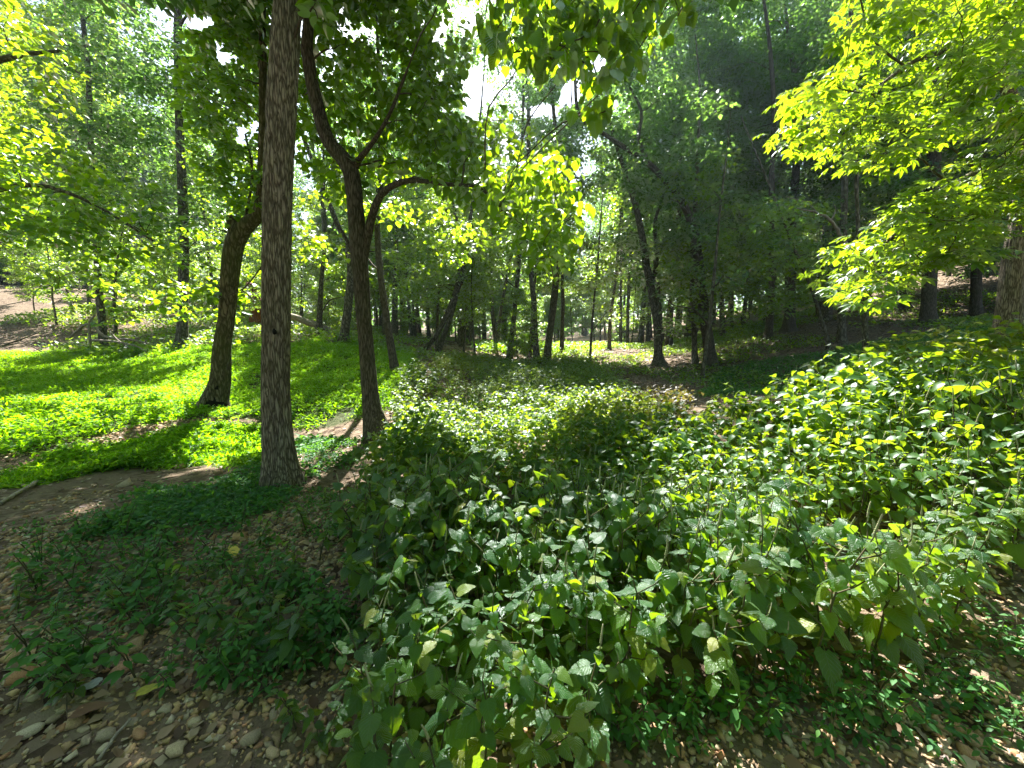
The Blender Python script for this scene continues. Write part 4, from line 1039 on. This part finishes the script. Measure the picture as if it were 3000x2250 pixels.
for i in range(6):
    mm = kx == i; k = mm.sum()
    lst.append(scatter(rocks[i], np.stack([x[mm], y[mm], H(x[mm], y[mm]) + sz[mm] * rng.uniform(-.12, .12, k)], -1), rots(rng.uniform(0, 6.28, k), rng.normal(0, .45, k), rng.normal(0, .5, k)), sz[mm], rng.random(k)))
link('gravel', mk('gravel', merge(lst), M['gravel']), kind='stuff', label='loose tan and rusty gravel on the bare soil')
# single stones: pieces of the ground
smesh = []
for s in range(7):
    v, f = blob(.5, .40, .24, 20 + s, 7, 5, .55); v = np.round(v * 5.5) / 5.5 * .55 + v * .45
    smesh.append(mesh('stone', v, f, None, M['stone'], tint=np.zeros(len(v)), smooth=False))
rng = rg(530)
spots = []
def sp(px, py, w): spots.append((px, py, w))
for px, py, w_ in [(292, 1405, 62), (262, 1452, 46), (185, 1232, 28), (516, 1163, 40), (395, 1170, 24), (275, 1050, 34), (470, 1025, 24), (388, 1012, 30), (50, 1480, 46), (65, 1590, 44), (165, 1585, 58), (24, 1440, 40), (125, 1455, 35), (235, 1600, 40), (300, 1590, 36), (385, 1640, 52), (545, 1620, 48), (600, 1600, 40), (590, 1640, 36),
                    (1835, 1500, 70), (1870, 1560, 44), (1890, 1540, 36), (1935, 1555, 36), (1860, 1600, 40), (2075, 1590, 44), (2105, 1610, 46), (2090, 1640, 50), (1630, 1470, 24), (1655, 1560, 30), (1640, 1500, 30), (1700, 1600, 28), (1740, 1610, 32), (1560, 1590, 30), (1980, 1570, 34), (2030, 1600, 36), (1920, 1490, 30), (2140, 1570, 32), (655, 1560, 26), (700, 1530, 22), (480, 1590, 24), (420, 1570, 28), (355, 1545, 30), (950, 1640, 46), (880, 1620, 36), (1010, 1600, 30)]: sp(px, py, w_)
while len(spots) < 290:
    px = rng.uniform(0, 2212); py = 1659 - 620 * rng.random() ** 1.5
    if px > 700 and px < 1500 and py < 1560: continue
    if px >= 1500 and py < 1420: continue
    if px < 700 and py > 1230 and px > 220 and rng.random() < .5: continue
    spots.append((px, py, rng.uniform(11, 30) * (.5 + .5 * (py - 1000) / 660)))
for px, py, w_ in spots:
    g = G(px, py); s = w_ * g[1] / CF * 1.0
    o = link('stone', smesh[rng.integers(7)], ground, (g[0], g[1], g[2] + s * .10))
    o.rotation_euler = (rng.normal(0, .15), rng.normal(0, .15), rng.uniform(0, 6.28)); o.scale = (s * rng.uniform(.85, 1.2), s * rng.uniform(.8, 1.3), s * rng.uniform(.8, 1.3))

# ---------------------------------------------------------------- the broad-leaved weeds with flower spikes
SERR = [tpl_serr(seed=s, droop=d_, cup=c_) for s, d_, c_ in ((1, .3, .16), (2, .45, .2), (3, .18, .1), (4, .6, .12), (5, .35, -.05))]
leafmesh = [mk('leaf', (*s_[:3], s_[3], np.zeros(len(s_[0]))), M['perilla'], True) for s_ in SERR]
def spike_tpl(L_=.085):
    V = []; F = []; o = 0
    k = 9
    P = [np.array([0, 0, 0])]; rr = [.0022]
    for i in range(k):
        z = L_ * (.15 + .85 * i / k); rr_ = .0058 * (1 - .65 * i / k)
        P += [np.array([0, 0, z]), np.array([0, 0, z + L_ * .045])]; rr += [.0025, rr_]
    P.append(np.array([0, 0, L_])); rr.append(.001)
    P = np.array(P); P[:, 0] += .15 * (P[:, 2] ** 2) / L_
    return tube(P, rr, 6)
spv, spf = spike_tpl()
spikemesh = mesh('flower_spike', spv, spf, None, M['spike'])
def plant_layout(seed, hgt=.6):
    """stem curve, list of leaves (loc, euler, size), spikes"""
    rng = rg(seed)
    lean = rng.normal(0, .12, 2); zz = np.linspace(0, 1, 7)
    S = np.stack([lean[0] * zz ** 2 * hgt, lean[1] * zz ** 2 * hgt, zz * hgt], -1); S[:, :2] += rng.normal(0, .008, (7, 2))
    stems = [(S, np.linspace(.0055, .0028, 7))]
    leaves = []; spikes = [] if rng.random() < .45 else [(S[-1], (rng.normal(0, .15), rng.normal(0, .15), 0), rng.uniform(.7, 1.2))]
    yaw = rng.uniform(0, 3.14)
    nodes = 7
    for i in range(nodes):
        f = .3 + .68 * i / (nodes - 1); p = np.array([np.interp(f * hgt, S[:, 2], S[:, 0]), np.interp(f * hgt, S[:, 2], S[:, 1]), f * hgt])
        yaw += 1.57 + rng.normal(0, .15)
        for s in (0, math.pi):
            sz = .094 * (1.15 - .55 * max(0, f - .45) / .55) * rng.uniform(.6, 1.3)
            if f > .95: sz *= .6
            if rng.random() < .05: continue
            a = yaw + s + rng.normal(0, .2); pet = sz * .28
            q_ = p + np.array([math.cos(a), math.sin(a), .15]) * pet
            leaves.append((q_, (rng.normal(0, .3), rng.normal(.3, .32) + (1 - f) * .2, a), sz))
        if i in (2, 3) or rng.random() < .35:        # side shoots
            a = yaw + rng.choice([0, math.pi]) + rng.normal(0, .3); Ls = hgt * rng.uniform(.18, .32)
            e_ = p + np.array([math.cos(a) * .8, math.sin(a) * .8, .75]) * Ls
            stems.append((np.array([p, (p + e_) / 2 + [0, 0, -.01], e_]), np.array([.003, .0025, .002])))
            for s in range(4):
                b_ = a + 1.57 * s + rng.normal(0, .3); sz = .062 * rng.uniform(.7, 1.25); f2 = .6 + .13 * s
                q_ = p + (e_ - p) * min(1, f2) + np.array([math.cos(b_), math.sin(b_), .1]) * sz * .25
                leaves.append((q_, (rng.normal(0, .3), rng.normal(.3, .3), b_), sz))
            if rng.random() < .5: spikes.append((e_, (rng.normal(0, .25), rng.normal(0, .25), 0), rng.uniform(.45, .75)))
    return stems, leaves, spikes
def stem_mesh(stems, k=6):
    v, f = tubes_join([tube(P, r__, 5) for P, r__ in stems])
    return mesh('stem', v, f, None, M['stem'])
def emat(e):
    a, b_, c_ = e
    return rots(np.array([c_]), np.array([b_]), np.array([a]))[0]
LAY = [plant_layout(600 + i) for i in range(8)]
STEM = [stem_mesh(l_[0]) for l_ in LAY]
# joined foliage for plants too small to pick leaves apart
S6 = tpl_oval(.42, .3, .15, True)
def foliage_arr(lay, tpl):
    st, lv, spk = lay
    loc = np.array([l_[0] for l_ in lv]); rot = np.array([emat(l_[1]) for l_ in lv]); sz = np.array([l_[2] for l_ in lv])
    return scatter(tpl, loc, rot, sz, np.linspace(.2, .7, len(lv)))
FOL = [mk('foliage', foliage_arr(l_, S6), M['perilla_j']) for l_ in LAY]
def spk_arr(lay):
    o = []
    for p, e_, s in lay[2]: o.append((spv @ emat(e_).T * s + p, spf))
    return tubes_join(o)
# stand outline on the ground
STAND = [tuple(G(x, y)[:2]) for x, y in ((800, 1659), (790, 1500), (760, 1380), (760, 1250), (770, 1130), (830, 1010), (880, 960), (850, 890), (870, 840), (900, 805), (1000, 788), (1250, 792), (1330, 850), (1450, 940), (1640, 960))] + \
        [(5.4, 5.6), (7.2, 5.3), (7.0, 4.0), tuple(G(2250, 1180)[:2]), tuple(G(2110, 1330)[:2]), tuple(G(1920, 1480)[:2]), tuple(G(1700, 1520)[:2]), tuple(G(1500, 1580)[:2]), tuple(G(1380, 1650)[:2]), (.35, 1.15), (-.2, 1.0), (-.45, 1.05)]
rng = rg(610)
xs = [p[0] for p in STAND]; ys = [p[1] for p in STAND]
pts_ = []
grid = {}
def ok(x, y, r_):
    i, j = int(x / .3), int(y / .3)
    for a in (-1, 0, 1):
        for b_ in (-1, 0, 1):
            for (u, v_) in grid.get((i + a, j + b_), ()):
                if (u - x) ** 2 + (v_ - y) ** 2 < r_ * r_: return False
    grid.setdefault((i, j), []).append((x, y)); return True
for _ in range(60000):
    x = rng.uniform(min(xs), max(xs)); y = rng.uniform(min(ys), max(ys))
    if not inpoly(np.array(x), np.array(y), STAND): continue
    if math.hypot(x, y) < .85: continue
    if x < 3 and vnoise(np.array([x * 1.6, y * 1.6, 5.0]), 95) < .22: continue
    if not ok(x, y, .106 + .009 * y): continue
    pts_.append((x, y))
pts_ = np.array(pts_)
edge_n = fbm2(pts_[:, 0], pts_[:, 1], .9, 90, 2)
hgt = .46 + np.clip(pts_[:, 0] - .3, 0, 5) * .085 + np.clip(pts_[:, 0] - 3, 0, 2) * .08 + (edge_n - .5) * .7
hgt = np.clip(hgt, .25, .95)
hgt = np.where((pts_[:, 1] > 6) & (pts_[:, 0] < 3.2), np.minimum(hgt * .95, .62), hgt)
hol = np.exp(-(((pts_[:, 0] - G(1450, 900)[0]) / 1.2) ** 2 + ((pts_[:, 1] - G(1450, 900)[1]) / 1.6) ** 2))
hgt = hgt * (1 - .35 * hol)
bx_, by_, bd_ = proj(np.stack([pts_[:, 0], pts_[:, 1], H(pts_[:, 0], pts_[:, 1]) + hgt], -1))
view = (bx_ > -60) & (bx_ < 2290) & (by_ < 1760)
pts_, hgt, bd_ = pts_[view], hgt[view], bd_[view]
order = np.argsort(bd_)
print('stand plants', len(pts_))
def zone(x, y):
    if y < 1.75 and x < .7: return 'green toothed-leaf weed at the front edge of the sunlit clump by the gravel', 'weeds at the front edge of the stand'
    if x > 2.0 and y > 2.4: return 'tall sunlit weed with pale flower spikes in the high stand below the hickory', 'tall weeds below the hickory'
    if x > .6 and y < 2.1: return 'dark low-hanging weed on the shaded side above the creeping plants and stones', 'weeds above the stony ground'
    if x > .6: return 'dark green broad-leaved weed in the shaded middle of the stand', 'shaded weeds in the middle of the stand'
    if y > 4: return 'dappled weed in the low stand stretching toward the clustered trunks', 'weeds stretching back to the trunks'
    if y < 2.6: return 'bushy weed at the ragged edge facing the gravel and small weeds', 'weeds at the ragged edge by the gravel'
    return 'bushy weed with pinkish flower spikes along the thick trunk side of the stand', 'weeds on the trunk side of the stand'
rest = []
for rank, i in enumerate(order):
    x, y = pts_[i]; hh = hgt[i]; k = int(rng.integers(8)); s = hh / .6
    s_l = s if rank > 130 else s
    if rank < 298:
        z = float(H(np.array([x]), np.array([y]))[0])
        r = bpy.data.objects.new('weed_plant', None); COL.objects.link(r)
        r.location = (x, y, z - .01); r.rotation_euler = (rng.normal(0, .06), rng.normal(0, .06), rng.uniform(0, 6.28))
        sx_ = .45 + .55 * s
        r.scale = (sx_, sx_, s)
        lb, gp = zone(x, y); r['label'] = lb; r['category'] = 'weed'; r['group'] = gp
        link('stem', STEM[k], r)
        if rank < 135:
            for j, (p_, e_, sz) in enumerate(LAY[k][1]):
                o = link('leaf', leafmesh[(j * 7 + k) % 5], r, p_)
                o.rotation_euler = e_; o.scale = (sz, sz, sz)
        else:
            link('foliage', FOL[k], r)
        for p_, e_, sz in LAY[k][2]:
            o = link('flower_spike', spikemesh, r, p_); o.rotation_euler = e_; o.scale = (sz, sz, sz)
    else: rest.append((x, y, hh, k))
lst = []; sp_l = []
for x, y, hh, k in rest:
    z = float(H(np.array([x]), np.array([y]), False)[0]) + .0
    a0 = rng.uniform(0, 6.28); Rz = emat((rng.normal(0, .06), rng.normal(0, .06), a0)); s = hh / .6; sx_ = .5 + .5 * s
    loc = np.array([l_[0] for l_ in LAY[k][1]]) * np.array([sx_, sx_, s]); rot = np.array([Rz @ emat(l_[1]) for l_ in LAY[k][1]]); sz = np.array([l_[2] for l_ in LAY[k][1]]) * sx_ * (1.15 + .03 * y)
    dead = vnoise(np.array([x * .5, y * .5, 3.0]), 91)
    tn = np.clip(.15 + .5 * rng.random(len(loc)) + (.55 if (dead > .62) else 0), 0, 1)
    lst.append(scatter(DIA if y > 8 else (OVAL if y > 5 else S6), loc @ Rz.T + np.array([x, y, z]), rot, sz, tn))
    if rng.random() < .3:
        p_ = LAY[k][0][0][0][-1] * np.array([sx_, sx_, s]) @ Rz.T + np.array([x, y, z]); sp_l.append((spv * rng.uniform(.7, 1.2) + p_, spf))
if rest:
    link('weed_foliage', mk('weed_foliage', merge(lst), M['perilla_j']), kind='stuff', label='mass of broad-leaved weeds running back from the near stand')
    v, f = tubes_join(sp_l); link('weed_flowers', mesh('weed_flowers', v, f, None, M['spike']), kind='stuff', label='pale flower spikes on the weeds further back')
# withered patch in the hollow
q = rnd_poly(Gp([(1350, 880), (1480, 870), (1500, 960), (1440, 990), (1330, 960)]), 130, rng)
a = tufts(q, 14, .45, .08, DIA, rng, .09)
link('withered_weeds', mk('withered_weeds', a, M['deadweed']), kind='stuff', label='brown withered weeds in the hollow of the stand')

# smaller single weeds in front: low mint-like plants on the gravel
LAY2 = []
for i in range(5):
    rr = rg(650 + i); st, lv = [], []
    for b_ in range(rr.integers(2, 4)):
        a0 = rr.uniform(0, 6.28); e_ = np.array([math.cos(a0) * .08, math.sin(a0) * .08, .16 + .08 * rr.random()])
        st.append((np.array([[0, 0, 0], e_ * [.4, .4, .55], e_]), np.array([.003, .0025, .002])))
        for k in range(5):
            f_ = .35 + .65 * k / 4
            for s in (0, math.pi):
                aa = a0 + k * 1.57 + s + rr.normal(0, .25); sz = (.046 + .02 * rr.random()) * (1.15 - .4 * f_)
                p_ = e_ * f_ + np.array([math.cos(aa), math.sin(aa), .1]) * sz * .3
                lv.append((p_, (rr.normal(0, .3), rr.normal(.15, .3), aa), sz))
    LAY2.append((st, lv, []))
STEM2 = [stem_mesh(l_[0]) for l_ in LAY2]
leafmesh2 = [mk('leaf', (*s_[:3], s_[3], np.zeros(len(s_[0]))), M['perilla'], True) for s_ in (tpl_serr(8, 2, .34, .25, .12, 11), tpl_serr(8, 2, .30, .4, .1, 12))]
FOL2 = [mk('foliage', foliage_arr(l_, LANCE), M['weed']) for l_ in LAY2]
spots = [(600, 1470, 1.5, 'bright dark-green low weed on open gravel nearest the bottom'), (500, 1390, 1.3, 0), (560, 1420, 1.1, 0), (430, 1360, 1.2, 0), (290, 1290, 1.2, 0), (360, 1330, 1.3, 0), (620, 1380, 1.2, 0), (650, 1300, 1.3, 0), (520, 1290, 1.0, 0), (440, 1270, .9, 0), (250, 1320, 1.0, 0),
         (690, 1220, 1.2, 0), (700, 1350, 1.2, 0), (600, 1250, 1.1, 0), (680, 1430, 1.0, 0), (160, 1530, .8, 0), (120, 1360, .7, 0), (40, 1330, .8, 0), (330, 1250, 1.0, 0), (560, 1190, 1.1, 0), (660, 1150, 1.1, 0), (700, 1100, 1.0, 0), (170, 1380, .6, 0), (640, 1590, .8, 0), (700, 1640, .9, 0), (930, 1630, .9, 0), (480, 1450, .8, 0)]
for _ in range(42):
    px = rng.uniform(1250, 2200); py = rng.uniform(1400 + max(0, 1900 - px) * .25, 1655)
    spots.append((px, py, rng.uniform(.5, 1.0), 0))
for _ in range(95):
    spots.append((rng.uniform(60, 790), rng.uniform(1130, 1520), rng.uniform(.6, 1.3), 0))
for n_i, (px, py, s, lb) in enumerate(spots):
    g = G(px, py); k = int(rng.integers(5)); r = bpy.data.objects.new('small_weed', None); COL.objects.link(r)
    r.location = g; r.rotation_euler = (0, 0, rng.uniform(0, 6.28)); r.scale = (s, s, s)
    if px < 1000 and py < 1270: r['label'] = 'small dark green weed in the shade just below the thick ridged trunk'; r['group'] = 'small weeds under the thick trunk'
    elif px < 1000: r['label'] = lb or 'small green weed growing from the gravel between trail and stand'; r['group'] = 'small weeds by the trail'
    else: r['label'] = 'small pale green weed on the stony ground below the stand'; r['group'] = 'small weeds on the stony ground'
    r['category'] = 'weed'
    link('stem', STEM2[k], r)
    if n_i < 28:
        for j, (p_, e_, sz) in enumerate(LAY2[k][1]):
            o = link('leaf', leafmesh2[j % 2], r, p_); o.rotation_euler = e_; o.scale = (sz, sz, sz)
    else: link('foliage', FOL2[k], r)

# ---------------------------------------------------------------- logs, fallen branches, post
def fallen(name, cat, label, pts, w_, mat, lift=.0, forks=(), Ys=None, seed=0):
    P = []
    for i, (x, y) in enumerate(pts):
        if Ys: P.append(at(x, y, Ys[i]))
        else: g = G(x, y); P.append(g + [0, 0, lift])
    P = np.array(P); rr = np.array(w_) * P[:, 1] / CF / 2
    b = P[0].copy()
    Pc = catmull(P, 6); rc = np.interp(np.linspace(0, len(rr) - 1, len(Pc)), np.arange(len(rr)), rr)
    Pc[1:-1] += rg(seed).normal(0, .25, (len(Pc) - 2, 3)) * rc[1:-1, None]
    Pc = np.vstack([Pc[:1], Pc, Pc[-1:]]); rc = np.concatenate([[.001], rc, [.001]])
    v, f = tube(Pc, rc, 9)
    root = link(name, mesh(name, v - b, f, None, mat, smooth=True), None, b)
    root['label'] = label; root['category'] = cat
    for fp, fw, fy in forks:
        Q = np.array([at(x, y, yy) for (x, y), yy in zip(fp, fy)]); r2 = np.array(fw) * Q[:, 1] / CF / 2
        Qc = catmull(Q, 4); rq = np.interp(np.linspace(0, len(r2) - 1, len(Qc)), np.arange(len(r2)), r2)
        v, f = tube(Qc, rq, 6)
        link('twig', mesh('twig', v - b, f, None, mat, smooth=True), root)
    return root
fallen('fallen_tree', 'log', 'pale fallen trunk sloping down behind the thick ridged tree', [(600, 672), (627, 682), (680, 702), (740, 728)], [12, 13, 13, 11], M['deadwood'], Ys=[19, 18.6, 18.3, 18.0])
fallen('fallen_log', 'log', 'short dark log lying at the foot of the clustered trunks', [(1112, 792), (1140, 788), (1182, 785)], [11, 12, 10], M['oldlog'], Ys=[16.5, 16.5, 16.5])
fallen('broken_limb', 'branch', 'forked dead limb propped against the clustered trunks', [(1110, 745), (1130, 752), (1150, 778), (1165, 782)], [3, 3, 3, 2], M['oldlog'], Ys=[18, 18, 17.5, 17.5], forks=[([(1128, 776), (1145, 775), (1165, 783)], [3, 3, 2], [17.5, 17.5, 17.5])])
fallen('fallen_branch', 'branch', 'long bleached stick lying on soil at the left edge', [(0, 1093), (45, 1065), (90, 1040), (127, 1024)], [8, 8, 8, 6], M['deadwood'], .02)
fallen('fallen_branch', 'branch', 'short brown stick beside the bleached one at the grass edge', [(105, 1037), (140, 1030), (173, 1022)], [7, 8, 6], M['oldlog'], .02)
fallen('fallen_branch', 'branch', 'pale thin branch angled under the low weeds on the trail side', [(290, 1290), (330, 1275), (375, 1310), (430, 1318), (460, 1340)], [3, 4, 4, 4, 4], M['deadwood'], .06)
fallen('fallen_branch', 'branch', 'grey stick lying across gravel at the bottom of the picture', [(215, 1659), (260, 1610), (285, 1570)], [8, 7, 5], M['deadwood'], .02)
fallen('dead_branch', 'branch', 'pale crooked dead branch jutting up on the litter slope', [(1860, 575), (1843, 547), (1815, 510), (1795, 477), (1765, 460), (1722, 450)], [12, 9, 7, 6, 4, 2], M['deadwood'], Ys=[13, 13, 12.9, 12.8, 12.7, 12.6], forks=[([(1795, 477), (1805, 455), (1800, 440)], [3, 2, 1.5], [12.8, 12.8, 12.8]), ([(1765, 460), (1745, 440), (1700, 425)], [2.5, 2, 1.5], [12.7, 12.7, 12.7])])
fallen('dead_branch', 'branch', 'bleached branching debris heaped at the slim grey trunk', [(150, 730), (190, 700), (230, 728), (290, 735), (330, 745)], [4, 5, 5, 4, 3], M['deadwood'], Ys=[14.8, 14.8, 14.8, 14.8, 14.8],
       forks=[([(195, 745), (193, 700), (205, 680)], [5, 5, 3], [14.6, 14.6, 14.6]), ([(240, 720), (255, 735), (290, 760)], [4, 3, 2], [14.5, 14.5, 14.5]), ([(200, 735), (250, 738), (300, 750), (330, 770)], [5, 4, 3, 2], [14.4, 14.4, 14.3, 14.3]), ([(290, 738), (310, 725), (335, 722)], [3, 2, 2], [14.8, 14.8, 14.8])])
fallen('dead_branch', 'branch', 'thin dark brush sprawling at the back left of the lawn', [(-20, 755), (40, 735), (80, 720)], [3, 3, 2], M['oldlog'], Ys=[14, 14, 14], forks=[([(0, 748), (50, 742), (90, 760)], [3, 2, 2], [14, 14, 14]), ([(40, 735), (70, 745), (100, 752)], [2, 2, 1], [14, 14, 14])])
fallen('bare_twig', 'branch', 'bare twig hanging beside the leaning mossy trunk', [(566, 575), (555, 590), (530, 620), (518, 628), (490, 640)], [3, 3, 3, 2, 2], M['twig'], Ys=[8.0, 8.0, 8.0, 7.9, 7.8], forks=[([(522, 626), (540, 640), (548, 650)], [3, 2, 2], [8, 8, 8])])
fallen('broken_stub', 'stump', 'pale splintered stub poking up at the hollow trunk base', [(418, 915), (424, 900), (427, 880), (425, 868)], [12, 9, 7, 4], M['deadwood'], Ys=[7.7, 7.7, 7.7, 7.7])
# rust-brown post with a round knob
pb = at(556, 697, 19.5); 
prf = [(0, .60), (.25, .56), (.45, .44), (.7, .50), (.95, .46), (1.15, .34), (1.32, .38), (1.48, .30), (1.56, .12), (1.62, .14)]
P = np.array([[0.02 * math.sin(z * 3), 0, z] for z, _ in prf]); v, f = tube(P, [r_ * .62 for _, r_ in prf], 12, flare_fn('x', .03, 5, 8, -5))
post = bpy.data.objects.new('weathered_post', None); COL.objects.link(post); post.location = pb
post['label'] = 'rust-brown weathered post with a round knob beside the thick ridged trunk'; post['category'] = 'post'
link('shaft', mesh('shaft', v, f, None, M['rust'], smooth=True), post)
v, f = blob(.25, .25, .27, 8, 12, 8, .15); link('knob', mesh('knob', v + [-.22, 0, 1.72], f, None, M['rust'], smooth=True), post)

# single fallen leaves near the camera
def dead(px, py, s, colr, lab):
    m, N, L = newmat('fallen_leaf_colour'); out = N.new('ShaderNodeOutputMaterial'); b = N.new('ShaderNodeBsdfPrincipled'); L.new(b.outputs[0], out.inputs[0])
    tc = N.new('ShaderNodeTexCoord'); nz = noise(N, L, tc.outputs['Object'], 5, 4)
    r = ramp(N, [(.3, tuple(c_ * .6 for c_ in colr)), (.7, colr)]); L.new(nz.outputs[0], r.inputs[0]); L.new(r.outputs[0], b.inputs['Base Color']); b.inputs['Roughness'].default_value = .6
    t_ = tpl_serr(10, 2, .36, .15, .2, int(px))
    g = G(px, py); o = link('fallen_leaf', mk('fallen_leaf', (*t_[:3], t_[3], np.zeros(len(t_[0]))), m, True), None, g + [0, 0, .03])
    sc = s * g[1] / CF; o.scale = (sc, sc, sc); o.rotation_euler = (rng.normal(0, .2), rng.normal(0, .15), rng.uniform(0, 6.28))
    o['label'] = lab; o['category'] = 'leaf'
dead(505, 1212, 42, (.55, .42, .02), 'curled bright yellow leaf on soil between the low weeds')
dead(300, 1520, 50, (.38, .34, .04), 'yellow-olive fallen leaf on the gravel beside a small sun fleck')
dead(215, 1490, 46, (.34, .36, .38), 'grey-white curled leaf on the gravel near two tan rocks')
dead(160, 1560, 70, (.13, .06, .03), 'long dark brown curled leaf on the gravel at bottom left')
dead(1665, 1480, 40, (.45, .24, .03), 'orange brown leaf lying among stones under the stand')
dead(1955, 1500, 44, (.42, .16, .09), 'reddish fallen leaf in the sun patch at bottom right')
dead(140, 1320, 34, (.30, .28, .08), 'olive tan leaf on the shaded dirt at far left')

hm, N, L = newmat('air'); out = N.new('ShaderNodeOutputMaterial'); pv = N.new('ShaderNodeVolumePrincipled')
pv.inputs['Color'].default_value = (.65, .82, 1, 1); pv.inputs['Density'].default_value = HAZE; pv.inputs['Anisotropy'].default_value = .55
L.new(pv.outputs[0], out.inputs['Volume'])
bv = np.array([[a, b_, c_] for a in (-190, 190) for b_ in (-40, 190) for c_ in (-9, 62)], float)
link('haze', mesh('haze', bv, [[0, 1, 3, 2], [4, 6, 7, 5], [0, 4, 5, 1], [2, 3, 7, 6], [0, 2, 6, 4], [1, 5, 7, 3]], None, hm), kind='stuff', label='thin bluish forest haze')
nobj = len(bpy.data.objects); tris = sum(len(m_.polygons) for m_ in bpy.data.meshes)
print('objects', nobj, 'faces', tris)
